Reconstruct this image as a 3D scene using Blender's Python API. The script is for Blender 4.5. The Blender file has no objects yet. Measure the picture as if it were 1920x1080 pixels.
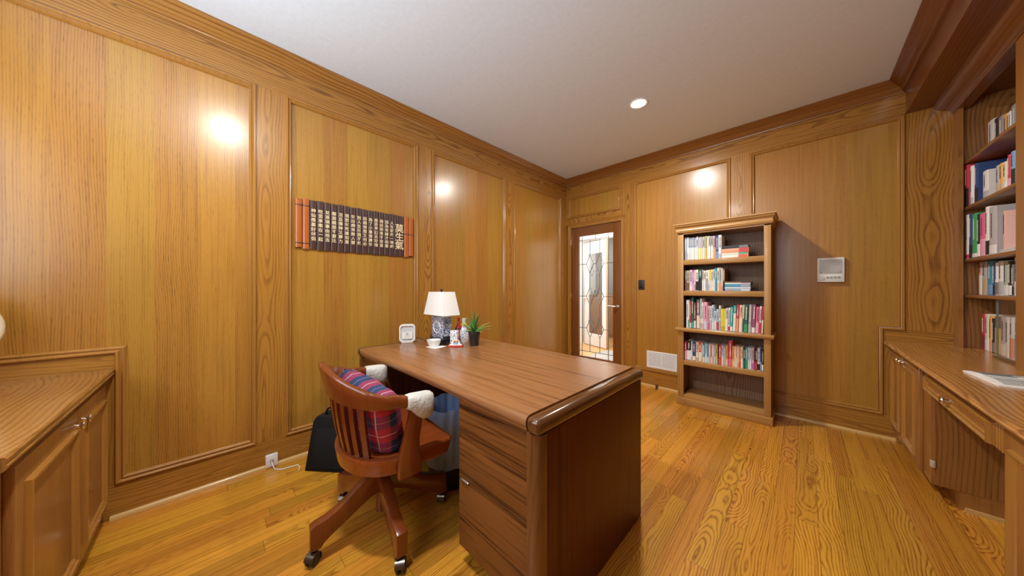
import bpy, bmesh, math, random
from mathutils import Vector, Matrix
random.seed(7)
S = bpy.context.scene
COL = S.collection
PI = math.pi
R = math.radians

# ------------------------------------------------------------------ materials
MATS = {}

def _new(name):
    m = bpy.data.materials.new(name)
    m.use_nodes = True
    nt = m.node_tree
    b = nt.nodes['Principled BSDF']
    return m, nt, b

def plain(name, rgb, rough=.5, metal=0.0, coat=0.0, emit=None, estr=0.0, trans=0.0, alpha=1.0, spec=.5, sheen=0.0):
    if name in MATS:
        return MATS[name]
    m, nt, b = _new(name)
    b.inputs['Base Color'].default_value = (*rgb, 1)
    b.inputs['Roughness'].default_value = rough
    b.inputs['Metallic'].default_value = metal
    b.inputs['Coat Weight'].default_value = coat
    b.inputs['Coat Roughness'].default_value = .08
    b.inputs['Specular IOR Level'].default_value = spec
    b.inputs['Sheen Weight'].default_value = sheen
    if trans:
        b.inputs['Transmission Weight'].default_value = trans
    if emit:
        b.inputs['Emission Color'].default_value = (*emit, 1)
        b.inputs['Emission Strength'].default_value = estr
    # a touch of procedural variation so that nothing is perfectly flat
    n = nt.nodes.new('ShaderNodeTexNoise'); n.inputs['Scale'].default_value = 35
    tc = nt.nodes.new('ShaderNodeTexCoord')
    nt.links.new(tc.outputs['Object'], n.inputs['Vector'])
    hs = nt.nodes.new('ShaderNodeHueSaturation')
    mr = nt.nodes.new('ShaderNodeMapRange')
    mr.inputs['To Min'].default_value = .94; mr.inputs['To Max'].default_value = 1.06
    nt.links.new(n.outputs['Fac'], mr.inputs['Value'])
    nt.links.new(mr.outputs['Result'], hs.inputs['Value'])
    hs.inputs['Color'].default_value = (*rgb, 1)
    nt.links.new(hs.outputs['Color'], b.inputs['Base Color'])
    MATS[name] = m
    return m

class G:
    """tiny node-graph builder"""
    def __init__(s, nt):
        s.nt = nt
    def n(s, t, **kw):
        nd = s.nt.nodes.new(t)
        for k, v in kw.items():
            setattr(nd, k, v)
        return nd
    def put(s, sock, v):
        if isinstance(v, bpy.types.NodeSocket):
            s.nt.links.new(v, sock)
        else:
            sock.default_value = v
    def m(s, op, a, b=0.0, c=0.0):
        nd = s.n('ShaderNodeMath', operation=op)
        s.put(nd.inputs[0], a); s.put(nd.inputs[1], b); s.put(nd.inputs[2], c)
        return nd.outputs[0]
    def vec(s, x, y, z):
        nd = s.n('ShaderNodeCombineXYZ')
        s.put(nd.inputs[0], x); s.put(nd.inputs[1], y); s.put(nd.inputs[2], z)
        return nd.outputs[0]
    def noise(s, v, scale=1.0, detail=2.0, rough=.5):
        nd = s.n('ShaderNodeTexNoise')
        s.put(nd.inputs['Vector'], v)
        nd.inputs['Scale'].default_value = scale
        nd.inputs['Detail'].default_value = detail
        nd.inputs['Roughness'].default_value = rough
        return nd.outputs['Fac']
    def wn(s, v):
        nd = s.n('ShaderNodeTexWhiteNoise', noise_dimensions='3D')
        s.put(nd.inputs['Vector'], v)
        return nd.outputs['Value']
    def smooth(s, v, a, b, lo=0.0, hi=1.0):
        nd = s.n('ShaderNodeMapRange', interpolation_type='SMOOTHSTEP')
        s.put(nd.inputs['Value'], v)
        nd.inputs['From Min'].default_value = a; nd.inputs['From Max'].default_value = b
        nd.inputs['To Min'].default_value = lo; nd.inputs['To Max'].default_value = hi
        return nd.outputs['Result']
    def mix(s, f, a, b):
        nd = s.n('ShaderNodeMix', data_type='RGBA')
        s.put(nd.inputs[0], f); s.put(nd.inputs[6], a); s.put(nd.inputs[7], b)
        return nd.outputs[2]

def wood(name, light, dark, grain='z', cross='x', board=0.0, blen=0.0, tone=.16, ring=60.0, ringw=.55,
         pore=.35, streak=.4, h0=.05, wander=.10, rough=.3, coat=.2, gap=0.0, coatr=.14, seed=0.0, spec=.45, bump=.03, fig=1.0, off=0.0, jit=.05, bspread=1.6):
    """oak-like wood: growth rings cut by the face, pores, board-to-board tone. grain / cross name the object axes."""
    if name in MATS:
        return MATS[name]
    m, nt, b = _new(name)
    g = G(nt)
    tc = g.n('ShaderNodeTexCoord')
    sep = g.n('ShaderNodeSeparateXYZ')
    nt.links.new(tc.outputs['Object'], sep.inputs[0])
    ax = {'x': sep.outputs[0], 'y': sep.outputs[1], 'z': sep.outputs[2]}
    gv, cv = ax[grain], ax[cross]
    nv = ax[[k for k in 'xyz' if k not in (grain, cross)][0]]
    if board:
        u = g.m('DIVIDE', cv, board)
        u = g.m('ADD', u, 1000.37 + seed)
        i = g.m('FLOOR', u)
        fr = g.m('SUBTRACT', u, i)
        r1 = g.wn(g.vec(i, 3.1 + seed, 0.0))
        if blen:
            w = g.m('DIVIDE', gv, blen)
            w = g.m('ADD', w, g.m('MULTIPLY', r1, 31.7))
            j = g.m('FLOOR', w)
            fj = g.m('SUBTRACT', w, j)
            rnd = g.wn(g.vec(i, j, 5.3 + seed))
        else:
            rnd = r1
            fj = None
        cc = g.m('MULTIPLY', g.m('SUBTRACT', fr, .5), board)
        cc = g.m('ADD', cc, g.m('MULTIPLY', g.m('SUBTRACT', rnd, .5), board * bspread))
    else:
        oi = g.n('ShaderNodeObjectInfo')
        rnd = g.m('FRACT', g.m('ADD', oi.outputs['Random'], seed * .37 % 1.0))
        cc = g.m('ADD', cv, g.m('MULTIPLY', g.m('SUBTRACT', rnd, .5), jit))
        fr = fj = None
    gs = g.m('ADD', gv, g.m('MULTIPLY', rnd, 37.0))
    # growth rings: the pith wanders along the board, giving cathedral figures
    n1 = g.noise(g.vec(g.m('MULTIPLY', gs, 1.1), g.m('MULTIPLY', rnd, 9.0), 0.5), 1.0, 1.0)
    n2 = g.noise(g.vec(g.m('MULTIPLY', gs, 1.5 * fig), 7.7, g.m('MULTIPLY', rnd, 5.0)), 1.0, 1.5)
    n3 = g.noise(g.vec(g.m('MULTIPLY', cc, 26.0), g.m('MULTIPLY', gs, 3.0), g.m('MULTIPLY', nv, 26.0)), 1.0, 2.0)
    a = g.m('ADD', g.m('ADD', cc, off), g.m('MULTIPLY', g.m('SUBTRACT', n1, .5), wander))
    hh = g.m('ADD', h0 - .5 * wander * 2.2, g.m('MULTIPLY', n2, wander * 2.2))
    hh = g.m('ADD', hh, g.m('MULTIPLY', g.m('SUBTRACT', n3, .5), .012))
    r = g.m('SQRT', g.m('ADD', g.m('MULTIPLY', a, a), g.m('MULTIPLY', hh, hh)))
    rr = g.m('ADD', g.m('MULTIPLY', r, ring), g.m('MULTIPLY', n3, .35))
    fx = g.m('FRACT', rr)
    band = g.m('MULTIPLY', g.smooth(fx, 0.0, .10), g.smooth(fx, .14, .62, 1.0, 0.0))
    rs_ = g.m('FRACT', g.m('MULTIPLY', rnd, 7.31))
    band = g.m('MULTIPLY', band, g.m('ADD', .45, g.m('MULTIPLY', rs_, .55)))
    # pores: dashes along the grain, thickest in the ring bands
    pv = g.noise(g.vec(g.m('MULTIPLY', cc, 560.0), g.m('MULTIPLY', gs, 24.0), g.m('MULTIPLY', nv, 560.0)), 1.0, 1.0)
    pores = g.smooth(pv, .56, .70)
    pores = g.m('MULTIPLY', pores, g.m('ADD', .45, g.m('MULTIPLY', band, .55)))
    sv = g.noise(g.vec(g.m('MULTIPLY', cc, 70.0), g.m('MULTIPLY', gs, 1.6), g.m('MULTIPLY', nv, 70.0)), 1.0, 3.0, .6)
    st = g.smooth(sv, .32, .72)
    f = g.m('ADD', g.m('MULTIPLY', band, ringw), g.m('MULTIPLY', pores, pore))
    f = g.m('ADD', f, g.m('MULTIPLY', g.m('SUBTRACT', st, .5), streak))
    cl = g.n('ShaderNodeClamp'); g.put(cl.inputs[0], f)
    col = g.mix(cl.outputs[0], (*light, 1), (*dark, 1))
    hs = g.n('ShaderNodeHueSaturation')
    g.put(hs.inputs['Color'], col)
    val = g.m('ADD', 1.0 - tone * .5, g.m('MULTIPLY', rnd, tone)) if board else 1.0
    g.put(hs.inputs['Value'], val)
    if board:
        g.put(hs.inputs['Hue'], g.m('ADD', .5 - .008, g.m('MULTIPLY', g.wn(g.vec(rnd, 2.0, 1.0)), .016)))
    colo = hs.outputs['Color']
    if gap and fr is not None:
        e = g.m('MINIMUM', fr, g.m('SUBTRACT', 1.0, fr))
        gm = g.smooth(e, gap / board * .4, gap / board, 1.0, 0.0)
        if fj is not None:
            e2 = g.m('MINIMUM', fj, g.m('SUBTRACT', 1.0, fj))
            gm = g.m('MAXIMUM', gm, g.smooth(e2, gap / blen * .4, gap / blen, 1.0, 0.0))
        colo = g.mix(g.m('MULTIPLY', gm, .75), colo, (dark[0] * .4, dark[1] * .4, dark[2] * .4, 1))
    nt.links.new(colo, b.inputs['Base Color'])
    b.inputs['Roughness'].default_value = rough
    b.inputs['Coat Weight'].default_value = coat
    b.inputs['Coat Roughness'].default_value = coatr
    b.inputs['Specular IOR Level'].default_value = spec
    if bump:
        bp = g.n('ShaderNodeBump')
        bp.inputs['Strength'].default_value = bump
        bp.inputs['Distance'].default_value = .002
        bp.invert = True
        g.put(bp.inputs['Height'], cl.outputs[0])
        nt.links.new(bp.outputs['Normal'], b.inputs['Normal'])
    MATS[name] = m
    return m

# ------------------------------------------------------------------ mesh building
class MB:
    def __init__(s):
        s.bm = bmesh.new()
        s.mats = []
        s.cur = 0
    def mat(s, m):
        if m not in s.mats:
            s.mats.append(m)
        s.cur = s.mats.index(m)
        return s
    def _tag(s, faces):
        for f in faces:
            f.material_index = s.cur
    def box(s, x0, x1, y0, y1, z0, z1, bev=0.0, seg=2):
        x0, x1 = min(x0, x1), max(x0, x1); y0, y1 = min(y0, y1), max(y0, y1); z0, z1 = min(z0, z1), max(z0, z1)
        vs = [s.bm.verts.new(p) for p in ((x0,y0,z0),(x1,y0,z0),(x1,y1,z0),(x0,y1,z0),(x0,y0,z1),(x1,y0,z1),(x1,y1,z1),(x0,y1,z1))]
        fs = [s.bm.faces.new([vs[i] for i in q]) for q in ((0,3,2,1),(4,5,6,7),(0,1,5,4),(1,2,6,5),(2,3,7,6),(3,0,4,7))]
        s._tag(fs)
        if bev:
            es = {e for f in fs for e in f.edges}
            bev = min(bev, .49 * min(x1 - x0, y1 - y0, z1 - z0))
            rs = bmesh.ops.bevel(s.bm, geom=list(es), offset=bev, segments=seg, profile=.5, affect='EDGES')
            s._tag(rs['faces'])
        return s
    def rings(s, rings, closed=True, caps=True, loop=False):
        """skin between rings of points"""
        vr = [[s.bm.verts.new(p) for p in r] for r in rings]
        n = len(vr[0])
        last = len(vr) if loop else len(vr) - 1
        fs = []
        for k in range(last):
            a, b = vr[k], vr[(k + 1) % len(vr)]
            for i in range(n if closed else n - 1):
                j = (i + 1) % n
                try:
                    fs.append(s.bm.faces.new((a[i], a[j], b[j], b[i])))
                except ValueError:
                    pass
        if caps and closed and not loop:
            fs.append(s.bm.faces.new(list(reversed(vr[0]))))
            fs.append(s.bm.faces.new(vr[-1]))
        s._tag(fs)
        return s
    def prism(s, poly, axis, lo, hi, bev=0.0):
        """extrude a 2-D polygon: axis x -> (y,z), y -> (x,z), z -> (x,y)"""
        def P(p, t):
            return {'x': (t, p[0], p[1]), 'y': (p[0], t, p[1]), 'z': (p[0], p[1], t)}[axis]
        if not bev:
            return s.rings([[P(p, lo) for p in poly], [P(p, hi) for p in poly]])
        c = Vector((sum(p[0] for p in poly) / len(poly), sum(p[1] for p in poly) / len(poly)))
        def ins(d):
            out = []
            n = len(poly)
            for i in range(n):
                p0, p1, p2 = Vector(poly[i-1]), Vector(poly[i]), Vector(poly[(i+1) % n])
                e1 = (p1 - p0).normalized(); e2 = (p2 - p1).normalized()
                n1 = Vector((-e1.y, e1.x)); n2 = Vector((-e2.y, e2.x))
                mt = (n1 + n2)
                k = mt.dot(n1)
                mt = mt / (k if abs(k) > .3 else .3)
                out.append(p1 + mt * d * sgn)
            return out
        area = sum(poly[i-1][0] * poly[i][1] - poly[i][0] * poly[i-1][1] for i in range(len(poly)))
        sgn = 1 if area > 0 else -1
        L = [(bev, lo), (bev * .3, lo + bev * .3), (0, lo + bev), (0, hi - bev), (bev * .3, hi - bev * .3), (bev, hi)]
        return s.rings([[P(p, t) for p in ins(d)] for d, t in L])
    def lathe(s, prof, c=(0,0,0), seg=32, axis='z', loop=False):
        rs = []
        for r, h in prof:
            ring = []
            for i in range(seg):
                t = 2 * PI * i / seg
                a, b_ = r * math.cos(t), r * math.sin(t)
                ring.append({'z': (c[0]+a, c[1]+b_, c[2]+h), 'x': (c[0]+h, c[1]+a, c[2]+b_), 'y': (c[0]+a, c[1]+h, c[2]+b_)}[axis])
            rs.append(ring)
        return s.rings(rs, caps=not loop, loop=loop)
    def tube(s, pts, rad, seg=8, cyclic=False, caps=True):
        pts = [Vector(p) for p in pts]
        n = len(pts)
        rs = []
        up = Vector((0, 0, 1))
        prev = None
        for i in range(n):
            if cyclic:
                t = (pts[(i+1) % n] - pts[i-1]).normalized()
            else:
                t = (pts[min(i+1, n-1)] - pts[max(i-1, 0)]).normalized()
            if prev is None:
                a = t.cross(up)
                if a.length < .05:
                    a = t.cross(Vector((1, 0, 0)))
                a.normalize()
            else:
                a = (prev - t * prev.dot(t)).normalized()
            prev = a
            b = t.cross(a)
            rr = rad[i] if isinstance(rad, (list, tuple)) else rad
            rs.append([pts[i] + (a * math.cos(2*PI*k/seg) + b * math.sin(2*PI*k/seg)) * rr for k in range(seg)])
        return s.rings(rs, caps=caps, loop=cyclic)
    def mould(s, poly, prof, fn):
        """mitred moulding round a closed polygon (counter-clockwise = inside on the left); prof = (distance in, height)"""
        n = len(poly)
        rs = []
        for i in range(n):
            p0, p1, p2 = Vector(poly[i-1]), Vector(poly[i]), Vector(poly[(i+1) % n])
            e1 = (p1 - p0).normalized(); e2 = (p2 - p1).normalized()
            n1 = Vector((-e1.y, e1.x)); n2 = Vector((-e2.y, e2.x))
            mt = (n1 + n2) / (1 + n1.dot(n2))
            rs.append([fn((p1 + mt * d).x, (p1 + mt * d).y, h) for d, h in prof])
        return s.rings(rs, closed=True, caps=False, loop=True)
    def sphere(s, c, r, u=16, v=10, sc=(1,1,1)):
        rs = []
        for j in range(v + 1):
            t = PI * j / v
            rr = max(math.sin(t), .002)
            rs.append([(c[0] + r*sc[0]*rr*math.cos(2*PI*i/u), c[1] + r*sc[1]*rr*math.sin(2*PI*i/u), c[2] - r*sc[2]*math.cos(t)) for i in range(u)])
        return s.rings(rs)
    def xf(s, M):
        bmesh.ops.transform(s.bm, matrix=M, verts=s.bm.verts[:])
        return s
    def build(s, name, m=None, parent=None, loc=None, rot=None, smooth=40, centre=False):
        if centre:
            cs = [v.co for v in s.bm.verts]
            mid_ = Vector([(min(c[i] for c in cs) + max(c[i] for c in cs)) / 2 for i in range(3)])
            bmesh.ops.translate(s.bm, verts=s.bm.verts[:], vec=-mid_)
            loc = mid_
        bmesh.ops.recalc_face_normals(s.bm, faces=s.bm.faces[:])
        me = bpy.data.meshes.new(name)
        s.bm.to_mesh(me)
        s.bm.free()
        if s.mats:
            for q in s.mats:
                me.materials.append(q)
        if m is not None and not s.mats:
            me.materials.append(m)
        if smooth:
            me.polygons.foreach_set('use_smooth', [True] * len(me.polygons))
            me.set_sharp_from_angle(angle=R(smooth))
        o = bpy.data.objects.new(name, me)
        COL.objects.link(o)
        if parent is not None:
            o.parent = parent
        if loc is not None:
            o.location = loc
        if rot is not None:
            o.rotation_euler = rot
        return o

def tag(o, label=None, cat=None, group=None, kind=None):
    if label: o['label'] = label
    if cat: o['category'] = cat
    if group: o['group'] = group
    if kind: o['kind'] = kind
    return o

def thing(name, label, cat, loc=(0,0,0), rz=0.0, group=None):
    o = bpy.data.objects.new(name, None)
    o.empty_display_size = .05
    COL.objects.link(o)
    o.location = loc
    o.rotation_euler = (0, 0, rz)
    return tag(o, label, cat, group)

def struct(o, label=None):
    o['kind'] = 'structure'
    if label: o['label'] = label
    return o

# ------------------------------------------------------------------ palette
OAK_L, OAK_D = (.41, .200, .032), (.155, .058, .0075)
STL_L, STL_D = (.40, .184, .030), (.15, .050, .007)
pan_y = wood('oak_veneer_left', OAK_L, OAK_D, 'z', 'y', board=.157, tone=.15, ring=115, ringw=.42, pore=.50, streak=.40, h0=.06, wander=.05, off=.30, rough=.30, coat=.38, coatr=.20)
pan_x = wood('oak_veneer_back', OAK_L, OAK_D, 'z', 'x', board=.157, tone=.15, ring=115, ringw=.42, pore=.50, streak=.40, h0=.06, wander=.05, off=.30, rough=.30, coat=.38, coatr=.20, seed=5)
stile_y = wood('oak_stile_left', STL_L, STL_D, 'z', 'y', ring=75, ringw=.75, pore=.35, h0=.03, wander=.09, rough=.3, seed=3)
stile_x = wood('oak_stile_back', STL_L, STL_D, 'z', 'x', ring=75, ringw=.75, pore=.35, h0=.03, wander=.09, rough=.3, seed=6)
rail_y = wood('oak_rail_left', STL_L, STL_D, 'y', 'z', ring=70, ringw=.75, pore=.35, h0=.04, wander=.10, rough=.3, seed=2)
rail_x = wood('oak_rail_back', STL_L, STL_D, 'x', 'z', ring=70, ringw=.75, pore=.35, h0=.04, wander=.10, rough=.3, seed=4)
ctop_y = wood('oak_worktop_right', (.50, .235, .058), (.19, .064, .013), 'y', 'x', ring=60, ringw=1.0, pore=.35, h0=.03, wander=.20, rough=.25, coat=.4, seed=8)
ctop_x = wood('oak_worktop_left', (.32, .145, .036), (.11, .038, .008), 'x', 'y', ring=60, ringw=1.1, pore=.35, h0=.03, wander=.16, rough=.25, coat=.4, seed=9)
mould_m = wood('oak_moulding', (.38, .176, .036), (.22, .085, .014), 'z', 'y', ring=20, ringw=.1, pore=.3, streak=.5, rough=.20, coat=.5, bump=0)
shoe_m = wood('oak_shoe', (.62, .38, .13), (.42, .22, .06), 'y', 'x', ring=20, ringw=.1, pore=.3, streak=.5, rough=.3, coat=.3, bump=0)
floor_m = wood('oak_floor', (.58, .262, .028), (.22, .066, .007), 'y', 'x', board=.083, blen=1.15, tone=.42, ring=108, ringw=.72, pore=.55, streak=.55, h0=.03, wander=.10, off=.0, bspread=3.0, rough=.26, coat=.25, coatr=.14, gap=.0012, fig=1.3)
case_z = wood('bookcase_oak_upright', (.45, .238, .070), (.24, .110, .028), 'z', 'x', ring=60, ringw=.3, pore=.4, h0=.08, rough=.36, coat=.15, seed=11)
case_x = wood('bookcase_oak_shelf', (.45, .238, .070), (.24, .110, .028), 'x', 'z', ring=60, ringw=.3, pore=.4, h0=.08, rough=.36, coat=.15, seed=12)
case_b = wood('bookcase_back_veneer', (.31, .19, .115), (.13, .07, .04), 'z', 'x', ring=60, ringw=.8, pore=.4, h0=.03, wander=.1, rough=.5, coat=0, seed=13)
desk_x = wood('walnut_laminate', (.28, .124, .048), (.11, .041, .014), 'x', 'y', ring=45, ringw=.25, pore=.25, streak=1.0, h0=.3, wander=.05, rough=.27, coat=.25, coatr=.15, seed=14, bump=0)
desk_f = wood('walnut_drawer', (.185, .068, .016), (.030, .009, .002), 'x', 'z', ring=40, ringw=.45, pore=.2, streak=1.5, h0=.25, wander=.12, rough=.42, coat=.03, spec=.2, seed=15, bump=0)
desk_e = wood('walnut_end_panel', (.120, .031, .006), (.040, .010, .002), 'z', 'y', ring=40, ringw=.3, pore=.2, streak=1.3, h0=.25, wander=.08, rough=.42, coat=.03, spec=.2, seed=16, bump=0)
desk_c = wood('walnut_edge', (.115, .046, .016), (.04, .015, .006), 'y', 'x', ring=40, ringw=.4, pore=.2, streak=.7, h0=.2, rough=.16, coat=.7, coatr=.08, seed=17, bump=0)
cherry = wood('cherry_chair', (.170, .037, .008), (.090, .017, .004), 'z', 'x', ring=30, ringw=.2, pore=.1, streak=.5, h0=.2, rough=.22, coat=.5, seed=18, bump=0)
cherry_s = wood('cherry_seat', (.25, .056, .013), (.14, .028, .007), 'y', 'x', ring=30, ringw=.2, pore=.1, streak=.7, h0=.2, rough=.2, coat=.5, seed=19, bump=0)
door_w = wood('door_mahogany', (.19, .066, .016), (.12, .038, .009), 'z', 'x', ring=30, ringw=.2, pore=.2, streak=.5, h0=.2, rough=.3, coat=.3, seed=20, bump=0)
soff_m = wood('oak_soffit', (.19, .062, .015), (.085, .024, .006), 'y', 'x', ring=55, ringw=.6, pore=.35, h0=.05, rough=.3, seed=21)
CEIL = plain('ceiling_paint', (.70, .77, .85), .8, spec=.2)
WHITE = plain('white_paint', (.82, .82, .80), .5)
CHROME = plain('polished_nickel', (.78, .74, .68), .14, 1.0)
BLACKP = plain('black_plastic', (.018, .018, .02), .45)
DARK = plain('dark_void', (.012, .010, .009), .8)
WPLAST = plain('white_plastic', (.82, .82, .82), .35)
# ------------------------------------------------------------------ room shell
XL, YB, ZC = -2.475, 3.652, 2.715
YN, XR = -.98, 1.28
PD = .012                                   # panels sit this far behind the stiles
PROF = [(0, -.002), (0, .007), (.004, .012), (.010, .012), (.014, .008), (.016, .002), (.019, .001), (.022, .005), (.026, .006), (.030, .001), (.034, -.006), (.034, -.014), (0, -.014)]

struct(MB().box(XL - .1, XR + .1, YN - .1, YB + .2, -.06, 0).build('floor', floor_m))
LIGHTS = [(-.985, 2.51), (-.985, .10)]
c = MB().box(XL - .1, XR + .1, YN - .1, YB + .2, ZC, ZC + .1)
struct(c.build('ceiling', CEIL))

def left(u, v, h): return (XL + h, u, v)
def back(u, v, h): return (u, YB - h, v)

# left wall
wl = struct(MB().box(XL - .1, XL - PD, YN - .1, YB + .1, 0, ZC).build('wall_left', pan_y))
LP = [(.346, 1.300), (1.444, 2.397), (2.537, 3.499)]
ZT, ZB = 2.456, .174
for a, b_ in [(.196, .346), (1.300, 1.444), (2.397, 2.537), (3.499, YB)]:
    MB().box(XL - PD - .005, XL, a, b_, ZB, ZT).build('stile', stile_y, wl, centre=True)
MB().box(XL - PD - .005, XL, YN, -.345, ZB, .750).build('stile', stile_y, wl, centre=True)
MB().box(XL - PD - .005, XL, YN, -.345, .750, .835).build('rail', rail_y, wl, centre=True)
MB().box(XL - PD - .005, XL, YN, -.94, .835, ZT).build('stile', stile_y, wl, centre=True)
MB().box(XL - PD - .005, XL, YN, YB, ZT, ZC).build('rail', rail_y, wl, centre=True)
polys = [[(-.345, ZB), (.196, ZB), (.196, ZT), (-.94, ZT), (-.94, .835), (-.345, .835)]]
polys += [[(a, ZB), (b_, ZB), (b_, ZT), (a, ZT)] for a, b_ in LP]
for p in polys:
    MB().mould(p, PROF, left).build('panel_moulding', mould_m, wl)
bl = struct(MB().box(XL - PD, XL + .001, YN, YB, 0, ZB).build('baseboard_left', rail_y, centre=True))
sp = [(0, 0), (.016, 0), (.015, .008), (.010, .017), (.004, .021), (0, .022)]
so_ = MB().prism([(XL + x, z) for x, z in sp], 'y', YN + .62, YB).build('shoe_moulding', shoe_m, bl); so_.location = -bl.location

# crown profile: (distance from wall, z)
def crown(proj):
    k = proj / .09
    return [(0, 2.628), (.010 * k, 2.630), (.012 * k, 2.640), (.018 * k, 2.646), (.024 * k, 2.650), (.028 * k, 2.662), (.044 * k, 2.676), (.060 * k, 2.684), (.066 * k, 2.692), (.074 * k, 2.694), (.082 * k, 2.702), (.090 * k, 2.706), (.090 * k, ZC), (0, ZC)]
CL, CB, CR = .076, .118, .09
XF = .545                                    # face of the frieze above the built-in
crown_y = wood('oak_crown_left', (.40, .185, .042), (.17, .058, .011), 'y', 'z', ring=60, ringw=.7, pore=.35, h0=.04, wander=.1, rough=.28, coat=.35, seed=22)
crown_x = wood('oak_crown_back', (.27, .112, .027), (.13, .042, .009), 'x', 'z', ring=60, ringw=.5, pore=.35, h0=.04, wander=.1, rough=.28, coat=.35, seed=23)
p = crown(CL)
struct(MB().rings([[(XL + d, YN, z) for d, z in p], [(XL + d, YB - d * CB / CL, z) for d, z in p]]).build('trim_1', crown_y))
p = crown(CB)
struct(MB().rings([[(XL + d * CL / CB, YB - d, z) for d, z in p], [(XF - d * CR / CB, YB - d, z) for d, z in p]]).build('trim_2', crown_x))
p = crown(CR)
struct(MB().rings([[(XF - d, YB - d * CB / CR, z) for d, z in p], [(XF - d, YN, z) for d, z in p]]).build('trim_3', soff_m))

# back wall with the door opening
DX0, DX1, DZ = -2.400, -1.648, 2.022
wb = MB()
wb.box(XL - .1, DX0, YB + PD, YB + .12, 0, ZC)
wb.box(DX1, XR + .1, YB + PD, YB + .12, 0, ZC)
wb.box(DX0, DX1, YB + PD, YB + .12, DZ, ZC)
wb = struct(wb.build('wall_back', pan_x))
ZTB, ZBB = 2.472, .184
for a, b_, z0, z1 in [(-1.610, -1.490, 0, ZTB), (-.520, -.367, ZBB, ZTB), (.543, .770, .85, ZTB), (.440, .56, 0, .75), (-1.656, -1.610, 2.09, ZTB), (XL, -2.436, 2.09, ZTB)]:
    MB().box(a, b_, YB, YB + PD + .005, z0, z1).build('stile', stile_x, wb, centre=True)
MB().box(XL, .77, YB, YB + PD + .005, ZTB, ZC).build('rail', rail_x, wb, centre=True)
MB().box(.440, .770, YB, YB + PD + .005, .75, .85).build('rail', rail_x, wb, centre=True)
MB().box(-2.436, -1.656, YB, YB + PD + .005, 2.085, 2.168).build('rail', rail_x, wb, centre=True)
over = [(-2.436, 2.168), (-1.656, 2.168), (-1.656, ZTB), (-2.436, ZTB)]
mid = [(-1.490, ZBB), (-.520, ZBB), (-.520, ZTB), (-1.490, ZTB)]
right = [(-.367, ZBB), (.440, ZBB), (.440, .845), (.543, .845), (.543, ZTB), (-.367, ZTB)]
for p in (over, mid, right):
    MB().mould(p, PROF, back).build('panel_moulding', mould_m, wb)
bb = struct(MB().box(-1.610, .51, YB - .001, YB + PD, 0, ZBB).build('baseboard_back', rail_x, centre=True))
MB().prism([(YB - x, z) for x, z in sp], 'x', -1.610, .500).build('shoe_moulding', wood('oak_shoe_back', (.62, .38, .13), (.42, .22, .06), 'x', 'y', ring=20, ringw=.1, pore=.3, streak=.5, rough=.3, coat=.3, bump=0), bb).location = -bb.location

# right wall behind the built-in, frieze and soffit above it
wr = struct(MB().box(XR, XR + .1, YN - .1, YB + .2, 0, ZC).build('wall_right', wood('oak_veneer_right', OAK_L, OAK_D, 'z', 'y', board=.157, tone=.2, ring=75, ringw=.3, pore=.55, seed=30)))
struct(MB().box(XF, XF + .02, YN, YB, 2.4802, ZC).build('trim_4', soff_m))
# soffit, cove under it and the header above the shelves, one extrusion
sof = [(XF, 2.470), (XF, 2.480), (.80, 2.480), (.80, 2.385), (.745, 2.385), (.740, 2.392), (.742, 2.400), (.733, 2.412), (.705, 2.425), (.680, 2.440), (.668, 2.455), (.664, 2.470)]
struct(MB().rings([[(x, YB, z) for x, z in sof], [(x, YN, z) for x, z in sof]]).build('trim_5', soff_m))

# wall behind the camera with the window over the left counter
WX0, WX1, WZ0, WZ1 = -1.95, -.22, 1.13, 2.30
wn_m = wood('oak_veneer_near', OAK_L, OAK_D, 'z', 'x', board=.157, tone=.2, ring=75, ringw=.3, pore=.55, seed=31)
wn = MB()
wn.box(XL - .1, WX0, YN - .1, YN, 0, ZC).box(WX1, XR + .1, YN - .1, YN, 0, ZC)
wn.box(WX0, WX1, YN - .1, YN, 0, WZ0).box(WX0, WX1, YN - .1, YN, WZ1, ZC)
struct(wn.build('wall_near', wn_m))
wf = MB()
for a, b_, c_, d_ in [(WX0, WX0 + .05, WZ0, WZ1), (WX1 - .05, WX1, WZ0, WZ1), (WX0, WX1, WZ0, WZ0 + .05), (WX0, WX1, WZ1 - .05, WZ1), ((WX0 + WX1) / 2 - .02, (WX0 + WX1) / 2 + .02, WZ0, WZ1)]:
    wf.box(a, b_, YN - .08, YN - .03, c_, d_)
wf = struct(wf.build('window_1', WHITE))

# hallway beyond the glass door
HY = 5.34
hallw = plain('hall_wall_paint', (.80, .79, .76), .6)
struct(MB().box(-3.9, -1.0, YB + .12, 8.0, -.06, -.002).build('floor_hall', wood('hall_oak_floor', (.60, .33, .12), (.36, .17, .05), 'y', 'x', board=.08, blen=1.0, tone=.3, seed=40)))
struct(MB().box(-3.9, -1.0, YB + .12, 8.0, 2.5, 2.6).build('ceiling_hall', plain('hall_ceiling_paint', (.82, .82, .80), .8)))
hw = MB()
hw.box(-3.9, -3.30, HY, HY + .1, 0, 2.5).box(-2.52, -1.0, HY, HY + .1, 0, 2.5).box(-3.30, -2.52, HY, HY + .1, 2.13, 2.5)
struct(hw.build('wall_hall', hallw))
struct(MB().box(-1.05, -1.0, YB + .12, HY, 0, 2.5).build('wall_hall_right', hallw))
struct(MB().box(-3.9, -3.85, YB + .12, 8.0, 0, 2.5).build('wall_hall_left', hallw))
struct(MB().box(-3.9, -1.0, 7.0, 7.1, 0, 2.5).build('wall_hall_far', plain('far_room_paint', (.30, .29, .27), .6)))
tile = MB().box(-2.62, -1.1, YB + .125, 5.2, -.002, .004)
struct(tile.build('floor_hall_tile', plain('hall_grey_tile', (.38, .39, .38), .35)))

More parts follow.
